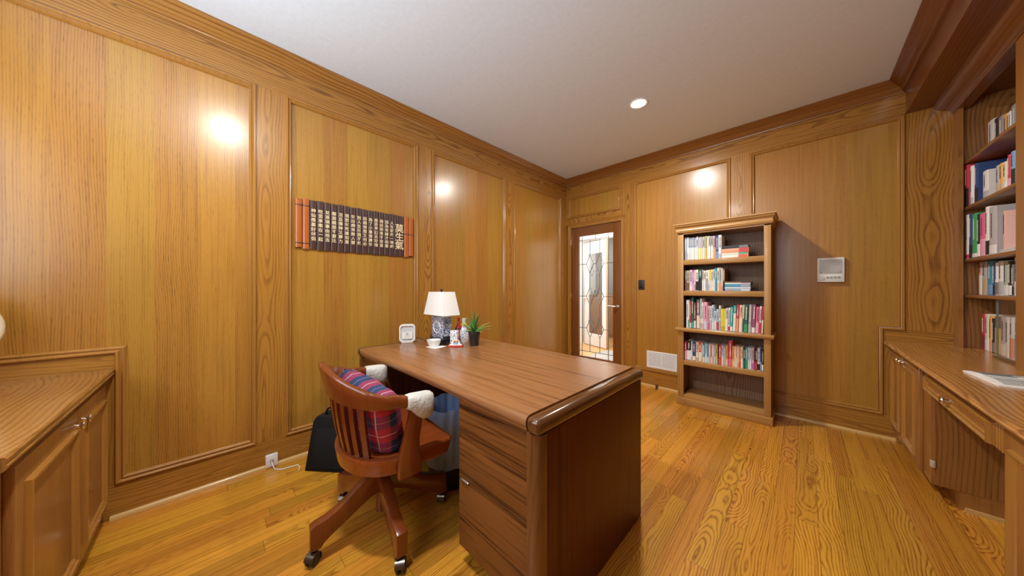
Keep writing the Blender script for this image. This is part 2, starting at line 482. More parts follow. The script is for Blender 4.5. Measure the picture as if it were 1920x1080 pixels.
# the study door: mahogany stiles and rails round a leaded glass light
GX0, GX1, GZ0, GZ1 = -2.276, -1.763, .209, 1.895
dy0, dy1 = YB + .004, YB + .044
dr = MB()
dr.box(DX0 + .003, GX0, dy0, dy1, .006, DZ - .003, .002).box(GX1, DX1 - .003, dy0, dy1, .006, DZ - .003, .002)
dr.box(GX0, GX1, dy0, dy1, .006, GZ0).box(GX0, GX1, dy0, dy1, GZ1, DZ - .003)
dr = struct(dr.build('door_1', door_w))
gl = plain('clear_glass', (1, 1, 1), .0, trans=1.0)
# thin pane: transparent with a fresnel sheen, so that it does not darken the hall
m, nt, b = _new('door_glass'); g = G(nt)
tr = g.n('ShaderNodeBsdfTransparent'); gs_ = g.n('ShaderNodeBsdfGlossy'); gs_.inputs['Roughness'].default_value = .02
lw_ = g.n('ShaderNodeLayerWeight'); mx = g.n('ShaderNodeMixShader')
g.put(mx.inputs[0], g.m('ADD', .035, g.m('MULTIPLY', g.m('POWER', lw_.outputs['Facing'], 5.0), .6))); nt.links.new(tr.outputs[0], mx.inputs[1]); nt.links.new(gs_.outputs[0], mx.inputs[2])
nt.links.new(mx.outputs[0], nt.nodes['Material Output'].inputs['Surface'])
GLASS = m
MB().box(GX0, GX1, YB + .020, YB + .024, GZ0, GZ1).build('glass_pane', GLASS, dr)
lead = plain('lead_came', (.20, .21, .21), .4, .6)
def cames(lst, y, w=.0045):
    mb = MB()
    for x0, z0, x1, z1 in lst:
        mb.tube([(x0, y, z0), (x1, y, z1)], w, 6)
    return mb
vx = [-2.228, -2.103, -1.955, -1.833]
hz = [1.835, 1.497, 1.051, .607, .284]
L = []
L += [(vx[0], GZ0, vx[0], GZ1), (vx[3], GZ0, vx[3], GZ1), (GX0, hz[0], GX1, hz[0]), (GX0, hz[4], GX1, hz[4]), (-2.02, hz[0], -2.02, GZ1), (-2.02, GZ0, -2.02, hz[4])]
dw, dh = .055, .125
zs = [hz[1], hz[2], hz[3]]
for x in vx[1:3]:
    L += [(x, hz[0], x, zs[0] + dh), (x, zs[0] - dh, x, zs[1] + dh), (x, zs[1] - dh, x, zs[2] + dh), (x, zs[2] - dh, x, hz[4])]
    for z in zs:
        L += [(x - dw, z, x, z + dh), (x, z + dh, x + dw, z), (x + dw, z, x, z - dh), (x, z - dh, x - dw, z)]
for z in zs:
    L += [(GX0, z, vx[1] - dw, z), (vx[2] + dw, z, GX1, z), (vx[1] + dw, z, vx[2] - dw, z)]
L += [(vx[1] + dw, zs[1], -2.03, zs[1] + .09), (-2.03, zs[1] + .09, vx[2] - dw, zs[1])]
cames(L, YB + .018).build('leading', lead, dr)
def lever(parent, x, z, y, s):
    mb = MB().lathe([(.001, 0), (.027, 0), (.027, .006), (.024, .010), (.010, .013), (.010, .045), (.001, .046)], (x, y, z), 24, 'y')
    mb.xf(Matrix.Translation((0, y, 0)) @ Matrix.Scale(-1, 4, (0, 1, 0)) @ Matrix.Translation((0, -y, 0)))
    mb.tube([(x, y - .042, z), (x + s * .03, y - .045, z + .001), (x + s * .07, y - .043, z + .004), (x + s * .115, y - .040, z + .006)], [.010, .009, .007, .006], 10)
    return mb.build('handle', CHROME, parent)
lever(dr, -1.700, .925, dy0, -1)
for z in (.28, 1.05, 1.82):
    MB().lathe([(.001, -.045), (.008, -.045), (.008, .045), (.001, .045)], (DX0 + .004, dy0 - .006, z), 12).build('hinge', CHROME, dr)
# casing round the door, with a small head moulding
cs = MB()
for d0, d1, h in [(0, .030, .012), (.030, .040, .020)]:
    pass
cp = [(0, -.010), (0, .012), (.006, .017), (.012, .013), (.026, .012), (.032, .018), (.040, .018), (.044, .008), (.044, -.010)]
def casing(pts, name='trim_6'):
    mb = MB()
    rs = []
    n = len(pts)
    for i in range(n):
        p1 = Vector(pts[i])
        e1 = (p1 - Vector(pts[i-1])).normalized() if i else (Vector(pts[1]) - p1).normalized()
        e2 = (Vector(pts[i+1]) - p1).normalized() if i < n - 1 else e1
        n1, n2 = Vector((-e1.y, e1.x)), Vector((-e2.y, e2.x))
        mt = (n1 + n2) / (1 + n1.dot(n2))
        rs.append([back((p1 + mt * d).x, (p1 + mt * d).y, h) for d, h in cp])
    return struct(mb.rings(rs).build(name, mould_m))
casing([(DX0 - .0, 0), (DX0 - .0, DZ), (DX1 + .0, DZ), (DX1 + .0, 0)])
hd = [(0, 2.062), (.014, 2.064), (.020, 2.074), (.028, 2.082), (.030, 2.090), (0, 2.092)]
struct(MB().prism([(YB - d, z) for d, z in hd], 'x', XL + .001, -1.600).build('trim_7', mould_m))
MB()
# hall door, ajar, white with its own leaded light
hd_ = struct(MB().box(0, .11, 0, .038, .01, 2.1).box(.53, .64, 0, .038, .01, 2.1).box(.11, .53, 0, .038, .01, .24).box(.11, .53, 0, .038, 1.86, 2.1).build('door_2', WHITE))
hd_.location = (-3.27, 5.475, 0); hd_.rotation_euler = (0, 0, -.35)
MB().box(.11, .53, .016, .020, .24, 1.86).build('glass_pane', GLASS, hd_)
MB().box(.64, .655, 0, .038, .01, 2.1).build('door_edge', plain('raw_wood_edge', (.42, .24, .11), .6), hd_)
HL = []
for z in (.5, 1.0, 1.5):
    for x in (.22, .42):
        HL += [(x - .05, z, x, z + .1), (x, z + .1, x + .05, z), (x + .05, z, x, z - .1), (x, z - .1, x - .05, z)]
    HL += [(.11, z, .17, z), (.27, z, .37, z), (.47, z, .53, z)]
cames(HL, .014).build('leading', lead, hd_)
MB().sphere((.05, -.04, .95), .028).lathe([(.001, -.03), (.01, -.03), (.01, 0), (.001, 0)], (.05, 0, .95), 12, 'y').build('handle', CHROME, hd_)
# low brown cabinet in the room beyond
cab = thing('sideboard', 'brown wooden sideboard in the room beyond the hall door', 'sideboard', (-3.35, 6.55, 0))
MB().box(-.5, .5, 0, .4, 0, 1.0, .005).build('carcass', plain('far_brown_wood', (.34, .19, .10), .5), cab)
for x in (-.24, .24):
    MB().box(x - .22, x + .22, -.015, 0, .06, .94, .004).build('door', plain('far_brown_wood', (.34, .19, .10), .5), cab)

# recessed downlights
glow = plain('downlight_lens', (1, .97, .9), .4, emit=(1.0, .93, .80), estr=6)
for i, (x, y) in enumerate(LIGHTS):
    t = thing('downlight', ['recessed white downlight glowing in the middle of the ceiling', 'recessed white downlight glowing above the chair, outside the frame'][i], 'ceiling light', (x, y, ZC), 0, 'recessed ceiling downlights')
    MB().lathe([(.060, -.001), (.076, -.001), (.076, -.004), (.070, -.008), (.060, -.006)], seg=48, loop=True).build('trim_ring', WPLAST, t)
    MB().lathe([(.001, -.0015), (.061, -.0015), (.061, -.004), (.001, -.003)], seg=48).build('lens', glow, t)
ROWS = {
    'B1': [(-856, -832, 229, 'slate', 'grey', 0.0), (-832, -822, 230, 'white', 'pink', 0.3), (-822, -808, 226, 'slate', 'white', 0.55), (-808, -794, 224, 'slate', 'white', 0.55), (-794, -780, 222, 'slate', 'white', 0.55), (-780, -767, 221, 'slate', 'white', 0.55), (-767, -753, 221, 'slate', 'white', 0.55), (-753, -733, 226, 'lav', 'cream', 0.5), (-733, -721, 220, 'grey', 'cream', 0.5), (-721, -709, 221, 'grey', 'yellow', 0.5), (-709, -698, 219, 'grey', 'white', 0.5), (-698, -678, 220, 'grey', 'cream', 0.5), (-678, -660, 223, 'olive', 'gold', 0.4), (-660, -649, 222, 'cream', 'white', 0.5), (-649, -631, 218, 'grey', 'white', 0.55), (-631, -612, 217, 'grey', 'white', 0.55), (-612, -597, 217, 'grey', 'orange', 0.4), (-597, -590, 216, 'crim', 'pink', 0.5), (-590, -571, 222, 'navy', 'blue', 0.3), (-571, -544, 219, 'white', 'grey', 0.2)],
    'B2': [(-848, -834, 203, 'dgrey', 'brown', 0.5), (-834, -812, 202, 'tan', 'brown', 0.4), (-811, -785, 207, 'lav', 'white', 0.25), (-785, -767, 206, 'mag', 'pink', 0.4), (-767, -756, 205, 'white', 'mauve', 0.3), (-756, -733, 207, 'white', 'black', 0.45), (-733, -703, 209, 'dgreen', 'black', 0.6), (-703, -690, 204, 'grey', 'white', 0.5), (-690, -670, 196, 'cream', 'white', 0.5), (-670, -651, 199, 'white', 'slate', 0.6), (-651, -640, 201, 'white', 'grey', 0.3), (-640, -628, 202, 'yellow', 'white', 0.5), (-628, -612, 203, 'cream', 'white', 0.4), (-612, -597, 207, 'lav', 'white', 0.5), (-597, -580, 215, 'teal', 'bteal', 0.5), (-580, -562, 219, 'white', 'peach', 0.35), (-562, -547, 221, 'grey', 'coral', 0.35), (-547, -536, 213, 'white', 'grey', 0.2), (-536, -519, 208, 'brown', 'black', 0.4)],
    'B3': [(-839, -821, 279, 'white', 'pale', 0.3), (-820, -809, 282, 'pale', 'green', 0.3), (-809, -795, 266, 'crim', 'white', 0.2), (-795, -773, 304, 'dgreen', 'teal', 0.2), (-772, -753, 254, 'maroon', 'white', 0.3), (-750, -721, 286, 'dgrey', 'cream', 0.45), (-719, -703, 295, 'white', 'grey', 0.2), (-703, -689, 257, 'white', 'pink', 0.2), (-689, -657, 263, 'pink', 'lav', 0.3), (-657, -642, 228, 'pink', 'mag', 0.3), (-642, -624, 225, 'white', 'grey', 0.4), (-623, -604, 237, 'pblue', 'white', 0.3), (-603, -586, 182, 'pblue', 'white', 0.5), (-586, -568, 198, 'pblue', 'crim', 0.4), (-567, -551, 234, 'white', 'grey', 0.4), (-551, -539, 204, 'yellow', 'gold', 0.2), (-539, -526, 204, 'yellow', 'gold', 0.2), (-526, -513, 205, 'yellow', 'gold', 0.2), (-513, -494, 214, 'lav', 'white', 0.5), (-494, -479, 217, 'white', 'crim', 0.2), (-479, -458, 226, 'teal', 'white', 0.2), (-457, -435, 239, 'teal', 'white', 0.7), (-435, -415, 247, 'crim', 'coral', 0.5), (-414, -388, 245, 'peach', 'cream', 0.5), (-387, -378, 249, 'white', 'navy', 0.5), (-378, -350, 252, 'dgreen', 'green', 0.3), (-348, -324, 253, 'mauve', 'grey', 0.3), (-324, -298, 254, 'plum', 'white', 0.2), (-297, -274, 234, 'hot', 'pink', 0.4), (-273, -259, 241, 'white', 'crim', 0.4), (-258, -245, 241, 'crim', 'cream', 0.5)],
    'B4': [(-855, -835, 182, 'crim', 'pink', 0.5), (-835, -796, 197, 'black', 'white', 0.5), (-796, -784, 193, 'white', 'grey', 0.2), (-784, -757, 189, 'navy', 'white', 0.25), (-756, -731, 188, 'cream', 'tan', 0.2), (-731, -707, 189, 'red', 'cream', 0.5), (-707, -697, 187, 'cream', 'tan', 0.3), (-697, -678, 185, 'bteal', 'pale', 0.3), (-678, -664, 183, 'pale', 'white', 0.4), (-664, -645, 184, 'blue', 'pblue', 0.3), (-645, -635, 185, 'white', 'grey', 0.4), (-635, -618, 185, 'coral', 'peach', 0.3), (-618, -607, 184, 'pale', 'grey', 0.4), (-607, -593, 183, 'slate', 'pblue', 0.4), (-593, -575, 184, 'gold', 'olive', 0.3), (-575, -568, 185, 'black', 'dgrey', 0.3), (-568, -547, 187, 'crim', 'red', 0.3), (-547, -533, 186, 'lav', 'white', 0.4), (-533, -515, 185, 'slate', 'grey', 0.5), (-515, -497, 186, 'orange', 'peach', 0.3), (-495, -463, 231, 'crim', 'hot', 0.3), (-463, -449, 189, 'orange', 'yellow', 0.3), (-449, -440, 188, 'cream', 'white', 0.3), (-440, -427, 188, 'peach', 'cream', 0.4), (-427, -415, 190, 'peach', 'coral', 0.2), (-415, -402, 190, 'coral', 'red', 0.3), (-402, -385, 190, 'cream', 'white', 0.4), (-384, -370, 189, 'black', 'dgreen', 0.4), (-370, -355, 190, 'teal', 'green', 0.4), (-355, -340, 190, 'lav', 'pblue', 0.3), (-340, -327, 192, 'pblue', 'white', 0.4), (-327, -308, 193, 'pink', 'mag', 0.3), (-308, -301, 193, 'black', 'dgrey', 0.3), (-301, -287, 193, 'black', 'crim', 0.4), (-287, -269, 194, 'white', 'black', 0.3), (-269, -258, 195, 'navy', 'slate', 0.4), (-258, -245, 195, 'black', 'white', 0.3)],
    'T5': [(3586, 3490, 225, 'white', 'black', 0.3), (3490, 3435, 209, 'black', 'dgrey', 0.3), (3435, 3362, 197, 'mauve', 'tan', 0.4), (3362, 3322, 187, 'orange', 'tan', 0.3), (3322, 3290, 181, 'cream', 'yellow', 0.4), (3290, 3276, 180, 'white', 'grey', 0.2), (3276, 3196, 198, 'slate', 'white', 0.15)],
    'T3': [(3614, 3550, 297, 'white', 'crim', 0.1), (3550, 3501, 292, 'navy', 'black', 0.3), (3501, 3419, 285, 'green', 'white', 0.1), (3419, 3381, 270, 'black', 'white', 0.3), (3381, 3300, 264, 'hot', 'pink', 0.4), (3300, 3253, 293, 'white', 'black', 0.3), (3253, 3157, 279, 'grey', 'white', 0.2)],
    'T2': [(3598, 3553, 226, 'salmon', 'white', 0.6), (3553, 3478, 224, 'grey', 'tan', 0.5), (3478, 3395, 222, 'bteal', 'blue', 0.3), (3393, 3367, 203, 'navy', 'black', 0.3), (3367, 3330, 198, 'white', 'dgrey', 0.4), (3326, 3262, 205, 'white', 'grey', 0.4), (3262, 3205, 203, 'sage', 'pale', 0.3), (3205, 3158, 197, 'black', 'white', 0.3), (3154, 3137, 176, 'dgrey', 'black', 0.3), (3133, 3091, 213, 'white', 'pale', 0.3)],
    'T1': [(3600, 3561, 243, 'crim', 'maroon', 0.4), (3561, 3496, 246, 'cream', 'white', 0.3), (3496, 3453, 225, 'orange', 'coral', 0.3), (3453, 3425, 214, 'black', 'dgrey', 0.3), (3420, 3341, 228, 'brown', 'orange', 0.7), (3341, 3278, 252, 'grey', 'pale', 0.3), (3278, 3236, 237, 'white', 'cream', 0.3), (3236, 3182, 235, 'white', 'coral', 0.5), (3178, 3117, 240, 'pblue', 'blue', 0.6)],
    'T4': [(3668, 3552, 304, 'crim', 'black', 0.45), (3552, 3515, 262, 'white', 'grey', 0.2), (3515, 3085, 228, 'navy', 'black', 0.4), (3411, 3225, 166, 'white', 'grey', 0.3), (3225, 3178, 152, 'grey', 'tan', 0.3), (3178, 3141, 152, 'orange', 'tan', 0.3), (3141, 3088, 148, 'cream', 'white', 0.3), (3088, 3058, 168, 'crim', 'pink', 0.3), (3058, 2936, 149, 'blue', 'black', 0.5)],
}
PAL = {'white': (0.86, 0.85, 0.83), 'cream': (0.85, 0.79, 0.64), 'grey': (0.52, 0.51, 0.52), 'dgrey': (0.2, 0.2, 0.21), 'slate': (0.33, 0.4, 0.5), 'black': (0.025, 0.025, 0.03), 'navy': (0.04, 0.08, 0.25), 'blue': (0.2, 0.4, 0.68), 'pblue': (0.6, 0.7, 0.82), 'lav': (0.66, 0.66, 0.8), 'crim': (0.62, 0.05, 0.09), 'red': (0.75, 0.1, 0.07), 'coral': (0.85, 0.36, 0.22), 'orange': (0.85, 0.45, 0.1), 'yellow': (0.86, 0.77, 0.1), 'gold': (0.62, 0.52, 0.12), 'peach': (0.88, 0.62, 0.42), 'tan': (0.62, 0.46, 0.28), 'brown': (0.22, 0.12, 0.07), 'maroon': (0.25, 0.04, 0.06), 'pink': (0.85, 0.42, 0.55), 'hot': (0.8, 0.16, 0.33), 'mag': (0.68, 0.14, 0.42), 'teal': (0.05, 0.44, 0.42), 'bteal': (0.06, 0.33, 0.5), 'dgreen': (0.02, 0.16, 0.1), 'green': (0.05, 0.4, 0.15), 'sage': (0.45, 0.52, 0.42), 'olive': (0.55, 0.55, 0.25), 'plum': (0.28, 0.12, 0.2), 'mauve': (0.42, 0.36, 0.42), 'salmon': (0.8, 0.46, 0.38), 'pale': (0.76, 0.8, 0.78)}
CNAME = {'white': 'white', 'cream': 'cream', 'grey': 'grey', 'dgrey': 'dark grey', 'slate': 'slate blue', 'black': 'black', 'navy': 'navy', 'blue': 'blue', 'pblue': 'pale blue', 'lav': 'lavender', 'crim': 'crimson', 'red': 'red', 'coral': 'coral', 'orange': 'orange', 'yellow': 'yellow', 'gold': 'dull gold', 'peach': 'peach', 'tan': 'tan', 'brown': 'dark brown', 'maroon': 'maroon', 'pink': 'pink', 'hot': 'hot pink', 'mag': 'magenta', 'teal': 'teal', 'bteal': 'teal blue', 'dgreen': 'dark green', 'green': 'green', 'sage': 'sage green', 'olive': 'olive', 'plum': 'plum', 'mauve': 'mauve grey', 'salmon': 'salmon', 'pale': 'pale green grey'}
# ------------------------------------------------------------------ cabinets
DPROF = [(0, 0), (0, .005), (.003, .013), (.009, .014), (.013, .008), (.015, .003), (.018, .004), (.020, .008), (.024, .008), (.027, .003), (.029, -.002), (0, -.002)]
cabd = wood('cabinet_oak_door', (.34, .148, .036), (.155, .053, .011), 'z', 'x', ring=60, ringw=.4, pore=.4, h0=.06, rough=.3, seed=50)
cabr = wood('cabinet_oak_door_side', (.34, .148, .036), (.155, .053, .011), 'z', 'y', ring=60, ringw=.4, pore=.4, h0=.06, rough=.3, seed=51)

def knob(parent, p, d, r=.0155, L=.026):
    """round knob at p pointing along unit vector d"""
    mb = MB().lathe([(.001, 0), (r * .62, 0), (r * .55, .002), (r * .36, .006), (r * .36, L * .5), (r * .8, L * .62), (r, L * .78), (r * .9, L * .92), (r * .5, L), (.001, L * 1.01)], seg=20)
    q = Vector((0, 0, 1)).rotation_difference(Vector(d)).to_matrix().to_4x4()
    mb.xf(Matrix.Translation(p) @ q)
    return mb.build('knob', CHROME, parent)

# --- left: two-door cabinet under the window, its worktop
cab = thing('base_cabinet', 'oak base cabinet with two panelled doors below the left counter', 'cabinet', (-2.47, -.385, 0))
W = 1.08
MB().box(.002, W, -.58, 0, .09, .724).box(.002, W, -.58, -.06, 0, .09).build('carcass', cabd, cab)
def xdoor(parent, a, b_, z0, z1, m, kx, kz):
    d = MB().box(a, b_, 0, .019, z0, z1, .003).build('door', m, parent)
    pl = [(a + .05, z0 + .055), (b_ - .05, z0 + .055), (b_ - .05, z1 - .06), (a + .05, z1 - .06)]
    MB().mould(pl[::-1] if False else pl, DPROF, lambda u, v, h: (u, .019 + h, v)).build('door_moulding', mould_m, d)
    knob(d, (kx, .019, kz), (0, 1, 0))
    return d
xdoor(cab, .035, .455, .075, .690, cabd, .418, .640)
xdoor(cab, .462, .985, .075, .690, cabd, .505, .640)
t = MB()
prof = [(-.955, .724), (-.352, .724), (-.346, .730), (-.344, .738), (-.350, .743), (-.345, .748), (-.345, .755), (-.350, .760), (-.955, .760)]
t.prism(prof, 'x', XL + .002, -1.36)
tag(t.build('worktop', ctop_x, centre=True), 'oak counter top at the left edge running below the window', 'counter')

# round mirror standing on that counter, only its rim in the frame
mt = thing('table_mirror', 'round cream rimmed object on the left counter at the photo edge', 'mirror', (-2.300, -.731, .760), R(-72))
CRM = plain('cream_rim', (.62, .50, .33), .4)
rim = []
for i in range(40):
    a = 2 * PI * i / 40
    rim.append((.130 * math.cos(a), 0, .245 + .130 * math.sin(a)))
MB().tube(rim, .010, 10, cyclic=True).build('rim', CRM, mt)
MB().lathe([(.001, -.004), (.124, -.004), (.124, .004), (.001, .004)], (0, 0, .245), 40, 'y').build('mirror_glass', plain('mirror_glass', (.35, .36, .34), .06, 1.0), mt)
MB().lathe([(.001, 0), (.050, 0), (.048, .008), (.025, .016), (.012, .03), (.010, .112), (.001, .112)], seg=28).build('stand', CRM, mt)

# --- right: worktop, door cabinet, knee space with drawer, next cabinet
XE, XC = .437, .497
Y0R = .95
prof = [(XR - .02, .722), (.455, .722), (.452, .728), (.444, .731), (XE + .002, .737), (XE, .744), (.443, .748), (.441, .753), (.444, .760), (XR - .02, .760)]
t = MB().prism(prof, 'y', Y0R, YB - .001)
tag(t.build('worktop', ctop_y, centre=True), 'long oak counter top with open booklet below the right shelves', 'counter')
cab = thing('base_cabinet', 'oak base cabinet with two narrow doors against the back wall, right of intercom', 'cabinet', (XC, YB - .003, 0))
KY1, KY0 = 2.760, 1.875                    # knee space between these
L1 = YB - .003 - KY1
def P(y): return y - (YB - .003)           # world y -> cabinet y
cb = MB()
cb.box(0, .62, -L1, 0, .095, .720)
cb.box(.085, .62, -L1, 0, 0, .095)
cb.box(0, .085, P(3.60), 0, 0, .095)
cb.build('carcass', cabr, cab)
def ydoor(parent, y0, y1, z0, z1, kn):
    d = MB().box(-.019, 0, y0, y1, z0, z1, .003).build('door', cabr, parent)
    ya, yb_ = y0 + .05, y1 - .055
    pl = [(ya, z0 + .06), (yb_, z0 + .06), (yb_, z1 - .05), (ya, z1 - .05)]
    MB().mould(pl, DPROF, lambda u, v, h: (-.019 - h, u, v)).build('door_moulding', mould_m, d)
    if kn is not None:
        knob(d, (-.019, kn, z1 - .035), (-1, 0, 0))
    return d
MB().box(.012, .615, -L1 - .004, -L1 + .004, .098, .718).build('side_panel', wood('knee_side_oak', (.30, .128, .030), (.12, .040, .008), 'z', 'x', ring=60, ringw=.6, pore=.35, h0=.03, wander=.14, jit=.0, rough=.35, seed=71), cab, centre=True)
ydoor(cab, P(3.305), P(3.630), .100, .700, P(3.325))
ydoor(cab, P(2.900), P(3.285), .100, .700, P(3.255))
MB().prism([(.10, 0), (.62, 0), (.62, .012), (.105, .020)], 'y', -L1 - .014, -L1).build('shoe_moulding', shoe_m, cab)
MB().box(-.004, .012, -L1 - .016, -L1 + .01, .19, .225, .002).build('hinge', plain('pale_metal', (.75, .70, .58), .35, .6), cab)
dw = thing('pencil_drawer', 'oak pencil drawer with nickel knob spanning the knee space under the counter', 'drawer', (XC, (KY0 + KY1) / 2, .600))
hw_ = (KY1 - KY0) / 2
MB().box(.004, .45, -hw_ + .003, hw_ - .008, 0, .115).build('drawer_box', cabr, dw)
fr = MB().box(-.016, .004, -hw_ + .075, hw_ - .007, .003, .088, .003).build('drawer_front', cabr, dw)
pl = [(-hw_ + .08, .006), (hw_ - .008, .006), (hw_ - .008, .085), (-hw_ + .08, .085)]
MB().mould(pl, DPROF, lambda u, v, h: (-.016 - h, u, v)).build('drawer_moulding', mould_m, fr)
knob(fr, (-.016, .06, .045), (-1, 0, 0), .018, .032)
fl = MB().box(-.006, .004, -hw_ + .003, -hw_ + .07, .003, .115)
for k in range(3):
    fl.box(-.016, -.006, -hw_ + .010 + k * .02, -hw_ + .024 + k * .02, .003, .095, .003)
fl.build('fluted_block', mould_m, dw)
cab = thing('base_cabinet', 'oak base cabinet cut by the right photo edge, beside the knee space', 'cabinet', (XC, KY0, 0))
MB().box(0, .62, Y0R + .02 - KY0, 0, .0, .720).build('carcass', cabr, cab)
d = MB().box(-.019, 0, -.50, -.015, .10, .70, .003).build('door', cabr, cab)
pl = [(-.455, .16), (-.070, .16), (-.070, .645), (-.455, .645)]
MB().mould(pl, DPROF, lambda u, v, h: (-.019 - h, u, v)).build('door_moulding', mould_m, d)
knob(d, (-.019, -.46, .66), (-1, 0, 0))
# back of the knee space
struct(MB().box(1.10, 1.12, KY0 - .02, KY1 + .02, 0, .72).build('trim_8', cabr))

# --- built-in shelves standing on the worktop
SX, SD = .775, .30                          # shelf front, depth
bs = thing('built_in_bookcase', 'tall built-in oak bookshelves standing on the right counter', 'bookcase', (.75, YB - .001, .760))
def Q(y): return y - (YB - .001)
ZH = 2.385 - .760
MB().box(0, .020, Q(3.566), Q(3.650), 0, ZH).build('face_stile', cabr, bs)
MB().box(.020, .42, Q(3.625), Q(3.650), 0, ZH + .09).build('side_panel', wood('shelf_side_oak', (.42, .19, .055), (.17, .06, .014), 'z', 'x', ring=60, ringw=.8, pore=.35, h0=.03, wander=.12, rough=.32, seed=52), bs, centre=True)
PY = 2.800
MB().box(0, .020, Q(PY - .085), Q(PY), 0, ZH).box(.006, .02, Q(PY - .05), Q(PY), 0, ZH).build('face_stile', cabr, bs)
MB().box(.020, .42, Q(PY - .085), Q(PY - .005), 0, ZH + .09).build('partition', cabr, bs)
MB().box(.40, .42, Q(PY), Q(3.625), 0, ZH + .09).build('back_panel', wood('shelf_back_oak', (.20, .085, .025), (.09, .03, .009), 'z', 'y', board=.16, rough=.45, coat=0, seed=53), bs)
MB().box(.030, .40, Q(PY), Q(3.625), ZH + .07, ZH + .09).build('top_panel', soff_m, bs)
shelf_m = wood('built_in_shelf', (.30, .125, .035), (.14, .048, .012), 'y', 'x', ring=50, ringw=.3, pore=.4, h0=.06, rough=.3, seed=54)
SHZ = [1.120, 1.360, 1.710, 2.020]
for z in SHZ:
    MB().box(.026, .40, Q(PY - .004), Q(3.625), z - .780, z - .760, .003).build('shelf', shelf_m, bs)
# sliding glass on a low track in the bottom bay
gp = thing('sliding_glass_panel', 'clear sliding glass pane in a low track before the bottom shelf books', 'glass panel', (.800, 2.98, .760))
MB().box(-.012, .014, -.175, .225, 0, .010).build('track', plain('brown_track', (.16, .08, .03), .4), gp)
MB().box(-.003, .003, -.170, .215, .010, .338).build('glass_pane', GLASS, gp)
edge = plain('glass_edge', (.16, .24, .20), .2)
MB().box(-.0035, .0035, .212, .2165, .010, .338).build('glass_edge', edge, gp)
MB().box(-.0035, .0035, -.030, -.0255, .010, .338).build('glass_edge', edge, gp)
# open booklet on the counter
bkl = thing('booklet', 'white open booklet lying on the right counter', 'booklet', (.665, 2.42, .760), R(4))
PAPER = plain('paper_white', (.85, .85, .83), .6)
def page(sgn):
    rs = []
    for i in range(9):
        x = i / 8 * .145
        h = .003 + .014 * math.sin(min(1, x / .05) * PI / 2) * (1 - x / .17) + .0015
        rs.append([(-.03 - .06 * 0, 0, 0)] * 0 + [(sgn * 0 + -.105, sgn * x, h), (.105, sgn * x, h), (.105, sgn * x, .0005), (-.105, sgn * x, .0005)])
    return MB().rings(rs)
for s in (-1, 1):
    pg = page(s).build('page', PAPER, bkl)
    mk = MB()
    for k in range(7):
        yy = .018 + k * .017
        zz = .003 + .014 * math.sin(min(1, yy / .05) * PI / 2) * (1 - yy / .17) + .0022
        mk.box(-.085, -.085 + random.uniform(.08, .16), s * yy - .0022, s * yy + .0022, zz, zz + .0008)
    mk.build('print', plain('print_grey', (.16, .16, .17), .7), pg)
# ------------------------------------------------------------------ freestanding bookcase
BX0, BX1, BF, BB = -.906, -.195, 3.310, YB - .016
bc = thing('bookcase', 'tall freestanding oak bookcase with five shelves against the back wall', 'bookcase', ((BX0 + BX1) / 2, BF, 0))
cx = (BX0 + BX1) / 2
hw2 = (BX1 - BX0) / 2
D = BB - BF
ix0, ix1 = -.855 - cx, -.241 - cx
for s in (-1, 1):
    a, b_ = (-hw2, ix0) if s < 0 else (ix1, hw2)
    MB().box(a, b_, 0, .020, .060, 1.712, .002).build('face_stile', case_z, bc)
    xx = s * hw2
    MB().box(xx - s * .004, xx - s * .022, .012, D, .055, 1.74).build('side_panel', wood('bookcase_side', (.30, .14, .05), (.14, .055, .017), 'z', 'y', ring=60, ringw=.5, pore=.4, rough=.4, coat=.1, seed=60), bc)
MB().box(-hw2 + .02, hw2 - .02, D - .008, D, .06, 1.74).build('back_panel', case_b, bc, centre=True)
for z, th in [(1.443, .048), (1.137, .048), (.444, .046)]:
    MB().box(ix0 - .015, ix1 + .015, .004, D - .008, z - th, z, .003).build('shelf', case_x, bc)
# mid ledge with a rounded nose that overhangs the sides
nose = [(-.022, .742), (-.020, .735), (-.012, .730), (D, .730), (D, .766), (-.016, .766), (-.022, .760), (-.024, .751)]
MB().prism(nose, 'x', -hw2 - .020, hw2 + .020, .004).build('shelf', case_x, bc)
MB().box(ix0 - .015, ix1 + .015, .002, D - .008, .055, .098, .002).build('shelf', case_x, bc)
# plinth
MB().box(-hw2 - .010, hw2 + .012, -.016, D, 0, .068, .003).build('plinth', case_x, bc)
# cornice: profile swept round the front and the two sides
cp_ = [(0, 1.712), (.010, 1.716), (.014, 1.728), (.016, 1.736), (.012, 1.744), (.012, 1.758), (.018, 1.768), (.026, 1.776), (.028, 1.784), (.026, 1.788), (.034, 1.792), (.034, 1.804), (0, 1.806)]
mb = MB()
path = [(-hw2, D), (-hw2, .0), (hw2, .0), (hw2, D)]
rs = []
for i, (x, y) in enumerate(path):
    sx = -1 if i < 2 else 1
    rs.append([(x + sx * d, (y - d) if i in (1, 2) else y, z) for d, z in cp_])
mb.rings(rs)
mb.box(-hw2, hw2, 0, D, 1.70, 1.805)
mb.build('cornice', case_x, bc)

